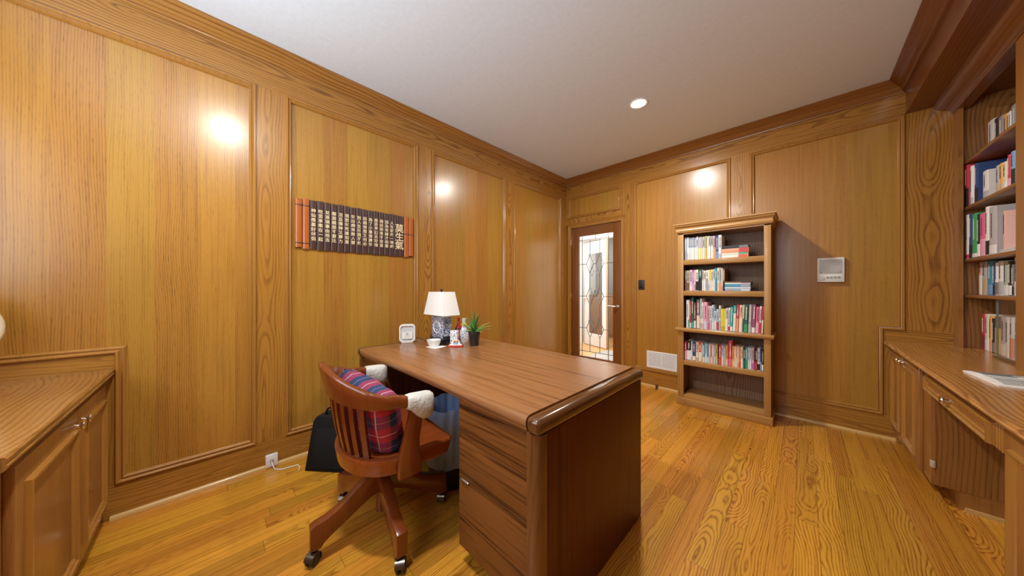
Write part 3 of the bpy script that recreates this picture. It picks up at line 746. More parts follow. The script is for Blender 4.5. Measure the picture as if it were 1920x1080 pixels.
# ------------------------------------------------------------------ books
ORD = ['', 'first', 'second', 'third', 'fourth', 'fifth', 'sixth', 'seventh', 'eighth', 'ninth', 'tenth', 'eleventh', 'twelfth', 'thirteenth', 'fourteenth', 'fifteenth', 'sixteenth', 'seventeenth', 'eighteenth', 'nineteenth', 'twentieth']
def ordinal(n):
    if n <= 20: return ORD[n]
    t, u = divmod(n, 10)
    return ({2: 'twentieth', 3: 'thirtieth', 4: 'fortieth'}[t] if u == 0 else {2: 'twenty', 3: 'thirty', 4: 'forty'}[t] + '-' + ORD[u])
def paint(k):
    return plain('cover_' + k, PAL[k], .45)
PAGES = plain('book_pages', (.80, .75, .64), .8)
rb = random.Random(11)

def make_book(w, h, d, c1, c2, split, label, group, loc, rz=0.0, lean=0.0):
    """book in its own frame: spine faces -y, x across, standing on z=0"""
    h1 = h
    mb = MB()
    e = min(.0022, w * .16)
    r = min(w * .22, .006)
    ns = 5
    # rounded spine and two boards, one shell
    out = [(-w/2, d), (-w/2, r)]
    for i in range(ns + 1):
        a = PI - PI * i / ns
        out.append((w/2 * math.cos(a), r - r * math.sin(a)))
    out += [(w/2, d), (w/2 - e, d), (w/2 - e, r + e), (-w/2 + e, r + e), (-w/2 + e, d)]
    sp_ = []
    for p in out:
        if not sp_ or (abs(sp_[-1][0] - p[0]) + abs(sp_[-1][1] - p[1])) > 1e-5:
            sp_.append(p)
    mb.prism(sp_, 'z', 0, h1)
    o = mb.build('book', paint(c1), None, smooth=50)
    o.location = loc
    o.rotation_euler = (0, lean, rz)
    tag(o, label, 'book', group)
    MB().box(-w/2 + e, w/2 - e, r + e, d - .003, .003, h - .004).build('pages', PAGES, o, smooth=0)
    # lower band of the jacket, following the spine
    if split > .05:
        zb = h * split if split <= .5 else h * split
        b2 = MB()
        pts = [(w/2 * 1.0 * math.cos(PI - PI * i / ns), r - r * math.sin(PI - PI * i / ns) - .0006) for i in range(ns + 1)]
        b2.rings([[(x, y, .004) for x, y in pts], [(x, y, zb) for x, y in pts]], closed=False, caps=False)
        b2.build('spine_label', paint(c2), o, smooth=50)
    if w > .011 and h > .15:
        # lettering on the spine, too small to read: one narrow ragged bar
        dark = sum(PAL[c1]) > 1.25
        z1 = h * rb.uniform(.86, .92); z0 = max(h * (split + .08 if split > .05 else .4), h * rb.uniform(.3, .5))
        if z1 - z0 > .03:
            b3 = MB()
            rs = []
            nst = max(4, int((z1 - z0) / .007))
            for q in range(nst + 1):
                ww = min(w * .20, .0045) * rb.uniform(.35, 1)
                zz = z0 + (z1 - z0) * q / nst
                for e_ in (0, .0035):
                    if q < nst or e_ == 0:
                        rs.append([(-ww, -.0014, zz + e_), (ww, -.0014, zz + e_), (ww, .0003, zz + e_), (-ww, .0003, zz + e_)])
            b3.rings(rs)
            b3.build('spine_title', plain('title_dark', (.10, .10, .12), .6) if dark else plain('title_light', (.78, .74, .62), .6), o, smooth=0)
    return o

SHN = {'B1': ('top', 1.443), 'B2': ('second', 1.137), 'B3': ('third', .766), 'B4': ('fourth', .444)}
def book_label(c1, c2, split, h, w, n, where):
    where = where.replace('the freestanding bookcase', 'bookcase')
    size = 'thick ' if w > .026 else ('slim ' if w < .013 else '')
    tall = 'tall ' if h > .26 else ''
    two = f' and {CNAME[c2]}' if split > .25 and c2 != c1 else ''
    return f'{tall}{size}{CNAME[c1]}{two} book, {ordinal(n)} from left on {where}'
for k in ('B1', 'B2', 'B3', 'B4'):
    nm, z = SHN[k]
    for i, (a, b_, h, c1, c2, sp_) in enumerate(ROWS[k]):
        w = (b_ - a) / 1000 - (.0012 if k != 'B3' else .0020)
        w = max(w, .006)
        h = h / 1000
        d = rb.uniform(.15, .20) if h < .26 else .21
        lean = R(1.8) if (k == 'B3' and i > 17) else 0
        make_book(w, h, d, c1, c2, sp_, book_label(c1, c2, sp_, h, w, i + 1, f'the freestanding bookcase {nm} shelf'), f'books standing on the freestanding bookcase {nm} shelf', ((a + b_) / 2000 - (lean and .004), BF + .028 + rb.uniform(0, .006), z + .0005), rb.uniform(-.002, .002), lean)

def lying(w, th, d, c1, c2, label, group, loc, rz):
    """book lying flat, spine towards -y"""
    o = MB().box(-w/2, w/2, 0, .004, 0, th, .0012).box(-w/2, w/2, 0, d, 0, .002).box(-w/2, w/2, 0, d, th - .002, th).build('book', paint(c1), None)
    o.location = loc; o.rotation_euler = (0, 0, rz)
    tag(o, label, 'book', group)
    MB().box(-w/2 + .003, w/2 - .003, .004, d - .003, .002, th - .002).build('pages', PAGES, o)
    MB().box(w/2 - w * .34, w/2 - .004, -.0008, .001, .002, th - .002).build('spine_label', paint(c2), o)
    return o
z = 1.4435
for i, (th, w, c1, c2, lb) in enumerate([(.026, .205, 'white', 'red', 'white and red book at the bottom of the stack'), (.018, .20, 'cream', 'green', 'cream book second from the bottom of the stack'), (.040, .205, 'coral', 'crim', 'coral red book second from the top of the stack'), (.024, .198, 'black', 'dgrey', 'black book on top of the stack')]):
    lying(w, th, .15, c1, c2, lb + ' on the top bookcase shelf', 'books lying in a stack on the top shelf', (-.453 + .002 * i, BF + .036, z), .02 * (i % 2))
    z += th + .0006
z = 1.1375
for i, (th, w, c1, c2, lb) in enumerate([(.020, .198, 'slate', 'pblue', 'slate blue book at the bottom of the stack'), (.017, .202, 'pblue', 'lav', 'pale blue book second from the bottom of the stack'), (.025, .20, 'bteal', 'slate', 'teal blue book in the middle of the stack'), (.011, .20, 'white', 'pink', 'slim white book second from the top of the stack'), (.011, .205, 'brown', 'black', 'slim dark brown book on top of the stack')]):
    lying(w, th, .16, c1, c2, lb + ' on the second bookcase shelf', 'books lying in a stack on the second shelf', (-.434, BF + .034, z), .01 * (i % 2))
    z += th + .0006
bt = thing('belt', 'dark coiled strap beside the book stack on the second bookcase shelf', 'belt', (-.316, BF + .06, 1.1372))
pts = [(.022 * math.cos(a) * (1 - .1 * a / 9), .03, .040 + .036 * math.sin(a) * (1 - .08 * a / 9)) for a in [i * .35 for i in range(26)]]
rs = []
for p_ in pts:
    rs.append([(p_[0], p_[1] - .015, p_[2] - .0015), (p_[0], p_[1] + .015, p_[2] - .0015), (p_[0], p_[1] + .015, p_[2] + .0015), (p_[0], p_[1] - .015, p_[2] + .0015)])
MB().rings(rs).build('strap', plain('dark_leather', (.03, .022, .02), .4), bt)
MB().box(-.024, -.018, .012, .048, .028, .058, .002).build('buckle', plain('pale_buckle', (.55, .45, .36), .35, .8), bt)

# books of the built-in shelves: spines face -x
SHT = {'T1': ('counter row of built-in shelves', .760, .844), 'T2': ('lowest built-in shelf', 1.120, .832), 'T3': ('second built-in shelf', 1.360, .784), 'T5': ('highest built-in shelf', 2.020, .86)}
for k, (nm, z, x) in SHT.items():
    ymax = 3.62
    for i, (a, b_, h, c1, c2, sp_) in enumerate(ROWS[k]):
        y1 = min(a / 1000, ymax); y0 = b_ / 1000
        w = y1 - y0 - .002
        ymax = y0
        h = h / 1000
        if k == 'T1': h = min(h, .235)
        if k == 'T2': h = min(h, .215)
        if k == 'T3': h = min(h, .32)
        make_book(max(w, .006), h, .20 if h > .2 else .15, c1, c2, sp_, book_label(c1, c2, sp_, h, w, i + 1, nm), 'books on the ' + nm, (x, (y0 + y1) / 2, z + .0005), R(-90), 0)
g4 = 'books on the third built-in shelf'
nm = 'third built-in shelf'
for i, (y1, y0, h, c1, c2, sp_, x) in enumerate([(3.615, 3.556, .282, 'crim', 'black', .45, .782), (3.552, 3.519, .262, 'white', 'grey', .2, .790)]):
    make_book(y1 - y0 - .002, h, .2, c1, c2, sp_, book_label(c1, c2, sp_, h, y1 - y0, i + 1, nm), g4, (x, (y0 + y1) / 2, 1.7105), R(-90))
make_book(.046, .262, .22, 'navy', 'black', .4, 'large navy book with its cover showing, third from left on third built-in shelf', g4, (.796, 3.490, 1.7105), R(-90))
for i, (y1, y0, h, c1, c2, sp_, x) in enumerate([(3.405, 3.330, .180, 'white', 'grey', .3, .80), (3.225, 3.18, .165, 'grey', 'tan', .3, .80), (3.178, 3.142, .165, 'orange', 'tan', .3, .80), (3.140, 3.090, .16, 'cream', 'white', .3, .80), (3.086, 3.056, .185, 'crim', 'pink', .3, .80), (3.05, 3.01, .19, 'blue', 'black', .5, .80)]):
    make_book(y1 - y0 - .002, h, .14, c1, c2, sp_, book_label(c1, c2, sp_, h, y1 - y0, i + 4, nm), g4, (x, (y0 + y1) / 2, 1.7105), R(-90))
make_book(.022, .215, .19, 'salmon', 'white', .0, 'salmon pink book with its cover showing at the right end of second built-in shelf', 'books on the second built-in shelf', (.800, 3.120, 1.3825), R(-90))
for i, (th, w) in enumerate([(.010, .26), (.009, .24)]):
    lying(w, th, .2, 'white', 'grey', ['white booklet lying lowest under the salmon book on second built-in shelf', 'white booklet lying directly under the salmon book on second built-in shelf'][i], 'booklets lying on the second built-in shelf', (.787, 2.99, 1.3605 + i * .0105), R(-90))
# ------------------------------------------------------------------ desk
OX, OY = -1.400, 1.130
desk = thing('desk', 'large walnut executive desk with rounded dark end cap in the middle of the floor', 'desk', (OX, OY, 0))
def dbox(mb, x0, x1, y0, y1, z0, z1, bev=0, seg=2):
    return mb.box(x0 - OX, x1 - OX, y0 - OY, y1 - OY, z0, z1, bev, seg)
DXL, DXR, DYF, DYB = -2.215, -.585, .712, 1.556
# top: front nose swells a little over the pedestals
def sm(t):
    t = max(0, min(1, t)); return t * t * (3 - 2 * t)
rs = []
N = 48
for i in range(N + 1):
    x = DXL + .052 + (DXR - .056 - DXL - .052) * i / N
    k = 1 - sm((x + 1.90) / .16) * (1 - sm((x + 1.10) / .20))   # 0 over the knee space, 1 over the pedestals
    yf = DYF + .004 - .004 * k
    th = .044 + .008 * k
    sec = [(DYB, .750), (yf + .030, .750), (yf + .018, .7485), (yf + .008, .744), (yf + .002, .736), (yf, .726), (yf + .003, .716 - .004 * k), (yf + .010, .750 - th), (DYB, .750 - th)]
    rs.append([(x - OX, y - OY, z) for y, z in sec])
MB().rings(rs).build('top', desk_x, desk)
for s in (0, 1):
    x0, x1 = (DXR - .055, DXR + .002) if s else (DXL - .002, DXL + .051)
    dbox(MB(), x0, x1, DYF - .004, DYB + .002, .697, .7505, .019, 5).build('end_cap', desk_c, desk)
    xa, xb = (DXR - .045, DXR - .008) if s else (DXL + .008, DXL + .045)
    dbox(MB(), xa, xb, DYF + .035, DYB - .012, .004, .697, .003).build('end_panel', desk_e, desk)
    # rounded front corner post
    px0, px1 = (DXR - .053, DXR - .003) if s else (DXL + .003, DXL + .050)
    c_ = []
    rr = .030
    if s:
        c_ = [(px0, DYF + .045), (px0, DYF + .003)] + [(px1 - rr + rr * math.cos(a), DYF + .003 + rr + rr * math.sin(a)) for a in [-PI/2 + PI/2 * k / 6 for k in range(7)]] + [(px1, DYF + .045)]
    else:
        c_ = [(px1, DYF + .045)] + [(px0 + rr - rr * math.sin(a), DYF + .003 + rr - rr * math.cos(a)) for a in [PI/2 - PI/2 * k / 6 for k in range(7)]] + [(px1, DYF + .003)]
    MB().prism([(a - OX, b_ - OY) for a, b_ in c_], 'z', .002, .697).build('corner_post', wood('walnut_post', (.15, .058, .018), (.055, .019, .006), 'z', 'x', ring=40, ringw=.4, pore=.3, streak=.8, h0=.2, rough=.35, seed=24), desk)
def pedestal(x0, x1, right):
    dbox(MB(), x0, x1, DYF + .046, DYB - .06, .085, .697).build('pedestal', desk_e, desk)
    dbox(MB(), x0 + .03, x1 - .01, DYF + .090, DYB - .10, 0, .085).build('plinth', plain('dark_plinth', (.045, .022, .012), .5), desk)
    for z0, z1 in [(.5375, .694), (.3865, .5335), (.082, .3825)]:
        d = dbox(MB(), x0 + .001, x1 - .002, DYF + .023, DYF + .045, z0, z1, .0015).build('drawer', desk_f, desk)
        hx = x0 + .045 if right else x1 - .045
        if z0 < .1 and right:
            MB().box(hx - OX - .026, hx - OX + .026, DYF + .015 - OY, DYF + .024 - OY, .364, .3725, .005, 3).build('handle', plain('silver_pull', (.72, .70, .68), .25, .9), d)
pedestal(-1.040, DXR - .054, True)
pedestal(DXL + .052, -1.800, False)
dbox(MB(), -1.800, -1.040, 1.44, 1.462, .10, .700).build('modesty_panel', desk_e, desk)

# waste bin with a blue liner in the knee space
bn = thing('waste_bin', 'round waste bin with blue plastic liner in the knee space under the desk', 'waste bin', (-1.545, 1.015, 0))
MB().lathe([(.001, 0), (.115, 0), (.132, .34), (.129, .34), (.112, .006), (.001, .006)], seg=36).build('bin', BLACKP, bn)
rs = []
rl = random.Random(3)
ph = [rl.uniform(0, 6) for _ in range(4)]
for j, (r, z) in enumerate([(.126, .12), (.134, .22), (.142, .33), (.150, .42), (.150, .455), (.145, .468), (.138, .452), (.130, .40), (.118, .30)]):
    ring = []
    for i in range(72):
        a = 2 * PI * i / 72
        w = (.004 * math.sin(9 * a + ph[0] + j * .2) + .004 * math.sin(17 * a + ph[1] - j * .3) + .003 * math.sin(5 * a + ph[2])) * (1 if j not in (0,) else .3)
        ring.append(((r + w) * math.cos(a), (r + w) * math.sin(a), z + .006 * math.sin(6 * a + ph[3])))
    rs.append(ring)
MB().rings(rs, caps=False).build('liner', plain('blue_liner', (.32, .47, .78), .4, coat=.15), bn)

# ------------------------------------------------------------------ things on the desk
ZD = .7500
# white rounded box
rt_ = thing('router', 'white rounded square plastic box with slanted card front on the desk', 'router', (-2.150, 1.045, ZD), R(-28 + 90 - 0))
def rrect(w, h, r, n=6, cz=0):
    pts = []
    for cx_, cz_, a0 in [(w/2 - r, h/2 - r, 0), (-w/2 + r, h/2 - r, PI/2), (-w/2 + r, -h/2 + r, PI), (w/2 - r, -h/2 + r, 1.5 * PI)]:
        for i in range(n + 1):
            a = a0 + PI/2 * i / n
            pts.append((cx_ + r * math.cos(a), cz + cz_ + r * math.sin(a)))
    return pts
Wr, Hr = .116, .132
o_ = []
for y, k in [(.03, .94), (.026, .98), (.0, 1.0), (-.026, 1.0), (-.031, .985), (-.032, .95), (-.031, .84), (-.020, .80)]:
    o_.append([(x * k, y, z * k + .074) for x, z in rrect(Wr, Hr, .026)])
MB().rings(o_).build('housing', WPLAST, rt_)
MB().rings([[(x, -.0205 - .0 , z + .074) for x, z in rrect(.088, .098, .012)], [(x, -.0215, z + .074) for x, z in rrect(.086, .096, .012)]]).build('recessed_front', plain('pale_grey_plastic', (.62, .63, .64), .35), rt_)
cd = MB().box(-.036, .036, -.0300, -.0285, .032, .085).build('card', PAPER, rt_)
lg = MB()
for k in range(5):
    a = PI/2 + k * 2 * PI / 5
    lg.lathe([(.0008, 0), (.0032, 0), (.0032, .0006), (.0008, .0006)], (.0065 * math.cos(a), -.0306, .068 + .0065 * math.sin(a)), 10, 'y')
lg.box(-.020, .020, -.0304, -.0300, .053, .0548).box(-.014, .014, -.0304, -.0300, .044, .0455)
lg.build('print', plain('print_grey', (.16, .16, .17), .7), cd)
MB().box(-.036, .036, -.0285, -.022, .018, .029, .003).build('slot', plain('slot_grey', (.28, .29, .30), .4), rt_)
MB().box(-.042, .042, -.030, .026, 0, .012, .005).build('foot', WPLAST, rt_)
cord = MB().tube([(-2.118, 1.098, ZD + .035), (-2.10, 1.115, ZD + .034), (-2.075, 1.13, ZD + .024), (-2.062, 1.145, ZD + .008), (-2.060, 1.17, ZD + .0035), (-2.062, 1.235, ZD + .0035), (-2.050, 1.30, ZD + .0035)], .0028, 8)
tag(cord.build('power_cord', BLACKP), 'thin dark cord between the white box and the lamp', 'cord')

# lamp
m, nt, b = _new('blue_white_porcelain'); g = G(nt)
tc = g.n('ShaderNodeTexCoord')
v1 = g.n('ShaderNodeTexVoronoi', feature='DISTANCE_TO_EDGE'); v1.inputs['Scale'].default_value = 75
nt.links.new(tc.outputs['Object'], v1.inputs['Vector'])
nz = g.noise(tc.outputs['Object'], 130.0, 2.0)
f = g.m('MAXIMUM', g.smooth(v1.outputs['Distance'], .05, .11, 1, 0), g.smooth(nz, .50, .58))
nt.links.new(g.mix(f, (.74, .76, .80, 1), (.035, .07, .20, 1)), b.inputs['Base Color'])
b.inputs['Roughness'].default_value = .12; b.inputs['Coat Weight'].default_value = .5
PORC = m
m, nt, b = _new('porcelain_sparse'); g = G(nt)
tc = g.n('ShaderNodeTexCoord')
nz = g.noise(tc.outputs['Object'], 95.0, 3.0)
nt.links.new(g.mix(g.smooth(nz, .56, .60), (.78, .79, .81, 1), (.10, .14, .32, 1)), b.inputs['Base Color'])
b.inputs['Roughness'].default_value = .12; b.inputs['Coat Weight'].default_value = .5
PORC2 = m
lp = thing('table_lamp', 'blue and white porcelain table lamp with white tapered shade on the desk', 'lamp', (-1.945, 1.215, ZD))
BLK = plain('black_lacquer', (.012, .012, .016), .25, coat=.4)
ft = MB().box(-.095, .095, -.052, .052, .012, .026, .004)
for sx in (-1, 1):
    for sy in (-1, 1):
        ft.box(sx * .095, sx * .070, sy * .052, sy * .034, 0, .014, .003)
ft.box(-.085, .085, -.044, .044, .026, .036, .004)
for k in range(-3, 4):
    ft.sphere((k * .024, -.045, .040), .010, 10, 6, (1, .6, .9 if k % 2 else 1.3))
ft.box(-.090, -.080, -.04, .04, .03, .062, .003).box(.080, .090, -.04, .04, .03, .062, .003)
ft.build('foot', BLK, lp)
bd = MB()
rs = []
for z, k in [(.036, .97), (.042, 1), (.185, 1), (.198, .97), (.204, .82), (.206, .40)]:
    rs.append([(x * k, y * k, z) for x, y in rrect(.160, .078, .010, 3)])
bd.rings(rs)
body = bd.build('body', PORC, lp)
MB().lathe([(.001, 0), (.040, 0), (.040, .0012), (.001, .0012)], (.0, -.0402, .125), 40, 'y').xf(Matrix.Diagonal((1.1, 1, 1, 1))).build('medallion', PORC, body)
md = []
for i in range(40):
    a = 2 * PI * i / 40
    md.append((.047 * math.cos(a), -.0402, .125 + .043 * math.sin(a)))
MB().tube(md, .0036, 8, cyclic=True).build('medallion_rim', plain('porcelain_white', (.80, .82, .86), .15, coat=.5), body)
MB().lathe([(.001, .204), (.012, .204), (.010, .215), (.004, .218), (.004, .385), (.001, .386)], seg=16).build('stem', plain('antique_bronze', (.12, .075, .04), .35, .8), lp)
m, nt, b = _new('lamp_shade_fabric'); g = G(nt)
tc = g.n('ShaderNodeTexCoord')
b.inputs['Base Color'].default_value = (.82, .83, .82, 1); b.inputs['Roughness'].default_value = .9
b.inputs['Transmission Weight'].default_value = 0; b.inputs['Subsurface Weight'].default_value = 0
nn = g.noise(tc.outputs['Object'], 300.0, 1.0)
nt.links.new(g.mix(nn, (.80, .81, .80, 1), (.88, .88, .87, 1)), b.inputs['Base Color'])
SHADE = m
sh = MB()
def shring(wx, wy, z):
    return [(x, y, z) for x, y in rrect(wx, wy, .006, 2)]
sh.rings([shring(.272, .150, .215), shring(.206, .104, .386), shring(.203, .101, .386), shring(.269, .147, .215)], caps=False, loop=True)
sh.build('lamp_shade', SHADE, lp)
MB().tube([(-.10, 0, .378), (.10, 0, .378)], .0022, 6).tube([(0, -.05, .378), (0, .05, .378)], .0022, 6).build('spider', plain('antique_bronze', (.12, .075, .04), .35, .8), lp)
MB().lathe([(.001, .384), (.006, .384), (.004, .389), (.011, .394), (.013, .400), (.009, .407), (.001, .410)], seg=20).build('finial', plain('dark_red_finial', (.07, .02, .018), .25, coat=.4), lp)

# bowl on a white card
tag(MB().box(-.052, .052, -.050, .050, 0, .0025, .0008).build('card', PAPER, None, (-1.845, 1.110, ZD), (0, 0, R(8))), 'white square card under the little bowl on the desk', 'card')
rs = []
for r, z in [(.001, .0), (.030, .0), (.033, .004), (.040, .016), (.047, .034), (.049, .043), (.049, .046), (.046, .046), (.044, .040), (.036, .014), (.001, .008)]:
    rs.append([((r + (.0008 * math.cos(14 * a) if r > .03 else 0)) * math.cos(a), (r + (.0008 * math.cos(14 * a) if r > .03 else 0)) * math.sin(a), z) for a in [2 * PI * i / 56 for i in range(56)]])
tag(MB().rings(rs).build('bowl', plain('white_ceramic', (.80, .81, .79), .25, coat=.3), None, (-1.868, 1.105, ZD + .0027)), 'small white ribbed bowl on a card beside the lamp', 'bowl')

# white printed carton, red bottle, porcelain bottle, little red and white stand
ct = thing('carton', 'small white box with blue print standing between the lamp and the red bottle', 'box', (-1.806, 1.236, ZD), R(38))
MB().box(-.026, .026, -.020, .020, 0, .108, .002).build('box', PORC2, ct)
rd = thing('bottle', 'red bottle with slim neck standing behind the small white printed box', 'bottle', (-1.880, 1.325, ZD), 0)
MB().lathe([(.001, 0), (.026, 0), (.028, .01), (.028, .095), (.024, .118), (.012, .135), (.009, .165), (.001, .165)], seg=24).build('glass', plain('red_glass', (.55, .02, .025), .15, coat=.5), rd)
MB().lathe([(.001, .165), (.010, .165), (.010, .188), (.001, .188)], seg=20).build('cap', plain('red_cap', (.62, .03, .04), .3), rd)
MB().lathe([(.0285, .102), (.0265, .112), (.026, .112), (.028, .102)], seg=24).build('label_band', plain('black_band', (.03, .025, .03), .4), rd)
vb = thing('bottle', 'white porcelain bottle with pale flower print and yellow collar near the lamp shade', 'bottle', (-1.816, 1.328, ZD), 0)
MB().lathe([(.001, 0), (.024, 0), (.029, .012), (.034, .045), (.033, .075), (.026, .100), (.018, .118), (.013, .130), (.001, .131)], seg=32).build('body', PORC2, vb)
MB().lathe([(.001, .130), (.016, .130), (.020, .137), (.020, .146), (.015, .150), (.001, .150)], seg=24).build('collar', plain('yellow_glaze', (.72, .48, .10), .25, coat=.3), vb)
MB().lathe([(.001, .150), (.013, .150), (.014, .165), (.015, .185), (.012, .188), (.001, .188)], seg=20).build('neck', plain('pale_green_glaze', (.55, .60, .50), .3), vb)
sd = thing('photo_stand', 'small red and white desk ornament with tiny blue picture before the plant pot', 'ornament', (-1.755, 1.213, ZD), R(46))
MB().box(-.052, .052, -.022, .022, 0, .010, .003).build('base', plain('ornament_red', (.62, .05, .03), .35), sd)
MB().box(-.046, .046, -.018, .018, .010, .016, .003).prism([(-.034, .016), (.034, .016), (.030, .030), (.020, .046), (0, .052), (-.020, .046), (-.030, .030)], 'y', -.004, .006).build('back_plate', plain('ornament_white', (.82, .82, .82), .35), sd)
MB().box(-.017, .017, -.0055, -.0035, .015, .036).build('picture', plain('picture_blue', (.30, .45, .62), .4), sd)
MB().sphere((-.009, -.005, .038), .007, 10, 8).sphere((.010, -.005, .038), .007, 10, 8).build('trim_beads', plain('ornament_orange', (.72, .30, .08), .4), sd)

# aloe in a black pot
pt = thing('potted_aloe', 'green spiky aloe in a black pot on the desk', 'plant', (-1.695, 1.330, ZD))
MB().lathe([(.001, 0), (.030, 0), (.032, .004), (.039, .075), (.041, .077), (.043, .100), (.043, .104), (.038, .104), (.037, .090), (.001, .090)], seg=36).build('pot', plain('charcoal_pot', (.028, .028, .030), .45), pt)
m, nt, b = _new('aloe_leaf'); g = G(nt)
tc = g.n('ShaderNodeTexCoord'); oi = g.n('ShaderNodeObjectInfo')
sepz = g.n('ShaderNodeSeparateXYZ'); nt.links.new(tc.outputs['Object'], sepz.inputs[0])
nz = g.noise(tc.outputs['Object'], 60.0, 2.0)
c1_ = g.mix(nz, (.035, .14, .035, 1), (.07, .24, .05, 1))
c2_ = g.mix(oi.outputs['Random'], c1_, (.16, .40, .09, 1))
nt.links.new(c2_, b.inputs['Base Color']); b.inputs['Roughness'].default_value = .35
LEAF = m
rl = random.Random(5)
leaves = [(10, 60, .125), (55, 35, .115), (95, 62, .12), (140, 40, .12), (185, 30, .12), (225, 55, .12), (265, 35, .11), (310, 28, .13), (335, 50, .13), (20, 25, .13), (120, 75, .135), (250, 74, .135), (0, 80, .12), (350, 12, .115), (170, 15, .11), (75, 12, .11), (290, 15, .11), (205, 48, .11), (40, 50, .12), (280, 60, .12)]
for az, el, ln in leaves:
    a = R(az + rl.uniform(-8, 8)); e0 = R(el + 18); droop = R(38 if el < 40 else 14)
    p = Vector((0, 0, .090)); rs = []
    nseg = 9
    for i in range(nseg + 1):
        t = i / nseg
        e = e0 - droop * t
        dr_ = Vector((math.cos(a) * math.cos(e), math.sin(a) * math.cos(e), math.sin(e)))
        if i: p = p + dr_ * (ln * 1.22 / nseg)
        sd_ = Vector((-math.sin(a), math.cos(a), 0)); nrm = dr_.cross(sd_) * -1
        w = .0112 * (1 - t ** 1.6) + .0006
        tk = .0035 * (1 - t) + .0004
        rs.append([p - sd_ * w + nrm * tk * 1.0, p + nrm * tk * .15, p + sd_ * w + nrm * tk * 1.0, p - nrm * tk * 1.2])
    MB().rings(rs).build('leaf', LEAF, pt, smooth=60)
MB().lathe([(.001, .088), (.036, .088), (.036, .094), (.001, .098)], seg=20).build('soil', plain('soil', (.03, .02, .012), .9), pt)
# ------------------------------------------------------------------ swivel chair
CX, CY, CRZ = -1.452, .572, R(-4)
ch = thing('office_chair', 'reddish wooden swivel armchair with slatted back and casters at the desk', 'chair', (CX, CY, 0), CRZ)
# seat: D-shaped plank with a deep curved apron
def seat_outline(k=1.0, n=20):
    pts = [(.235 * k, .250 * k), (.252 * k, .235 * k), (.259 * k, .10 * k), (.261 * k, .0)]
    for i in range(1, n):
        a = -PI * i / n
        pts.append((.261 * k * math.cos(a), .190 * k * math.sin(a)))
    pts += [(-.261 * k, .0), (-.259 * k, .10 * k), (-.252 * k, .235 * k), (-.235 * k, .250 * k)]
    return pts
rs = []
for z, k in [(.388, .90), (.392, .95), (.402, .965), (.440, .99), (.452, 1.0), (.459, .985), (.461, .94), (.457, .80), (.452, .55), (.451, .2)]:
    rs.append([(x, y, z) for x, y in seat_outline(k)])
MB().rings(rs).build('seat', cherry_s, ch)
# crest rail: a bent board, tallest in the middle, tapering into the arms
def arc(t, rx, ry, y0):
    return (rx * math.sin(t), y0 - ry * math.cos(t))
rs = []
NT = 32
TM = R(88)
for i in range(NT + 1):
    t = -TM + 2 * TM * i / NT
    q = abs(t) / TM
    ht = .096 * (1 - q) ** 1.2 + .044
    zb = .683 + .026 * (1 - q) ** 1.5
    zt = zb + ht
    th = .030 + .008 * q
    sec = []
    for z, off in [(zb, -th/2), (zb, th/2), ((zb + zt) / 2, th/2), (zt - .006, th/2 - .002), (zt, th/2 - .008), (zt, -th/2 + .008), (zt - .006, -th/2 + .002), ((zb + zt) / 2, -th/2)]:
        ln = (z - .66) * .24 * (1 - .5 * q)      # leans outwards
        x, y = arc(t, .275 + off + ln, .165 + off + ln, -.035)
        sec.append((x, y, z))
    rs.append(sec)
MB().rings(rs).build('crest_rail', cherry, ch, smooth=50)
for s in (-1, 1):
    rs = []
    for y, x, z, w, h in [(-.062, .282, .712, .036, .040), (-.03, .286, .708, .040, .044), (.0, .290, .702, .046, .044), (.03, .292, .697, .054, .042), (.06, .292, .693, .060, .040), (.085, .290, .690, .056, .036), (.098, .288, .688, .036, .026)]:
        rs.append([(s * x + a * w / 2, y, z + b_ * h / 2) for a, b_ in [(-.7, -1), (.7, -1), (1, -.6), (1, .6), (.7, 1), (-.7, 1), (-1, .6), (-1, -.6)]])
    MB().rings(rs).build('arm', cherry, ch, smooth=50)
    # shaped arm support on the side of the seat
    pr = [(-.020, .385), (.075, .385), (.075, .440), (.066, .490), (.066, .540), (.076, .600), (.092, .676), (.030, .676), (.022, .620), (.008, .560), (-.010, .500), (-.018, .450)]
    mb = MB()
    mb.prism(pr, 'x', s * .262, s * .294, .004)
    mb.build('arm_post', cherry, ch)
# slats between the seat and the crest rail
for i in range(9):
    t = R(-50 + 100 * i / 8)
    x0, y0 = arc(t, .222, .155, -.005)
    x1, y1 = arc(t, .278, .168, -.035)
    rs = []
    for j in range(9):
        u = j / 8
        bow = .006 * math.sin(PI * u)
        x = x0 + (x1 - x0) * u; y = y0 + (y1 - y0) * u
        z = .445 + (.722 - .445) * u
        nx, ny = math.sin(t), -math.cos(t)
        x += nx * bow; y += ny * bow
        tx, ty = -ny, nx
        hw_s, ht_ = .0105, .010
        rs.append([(x + tx * a * hw_s + nx * b_ * ht_, y + ty * a * hw_s + ny * b_ * ht_, z) for a, b_ in [(-1, -1), (1, -1), (1, 1), (-1, 1)]])
    MB().rings(rs).build('back_slat', cherry, ch)
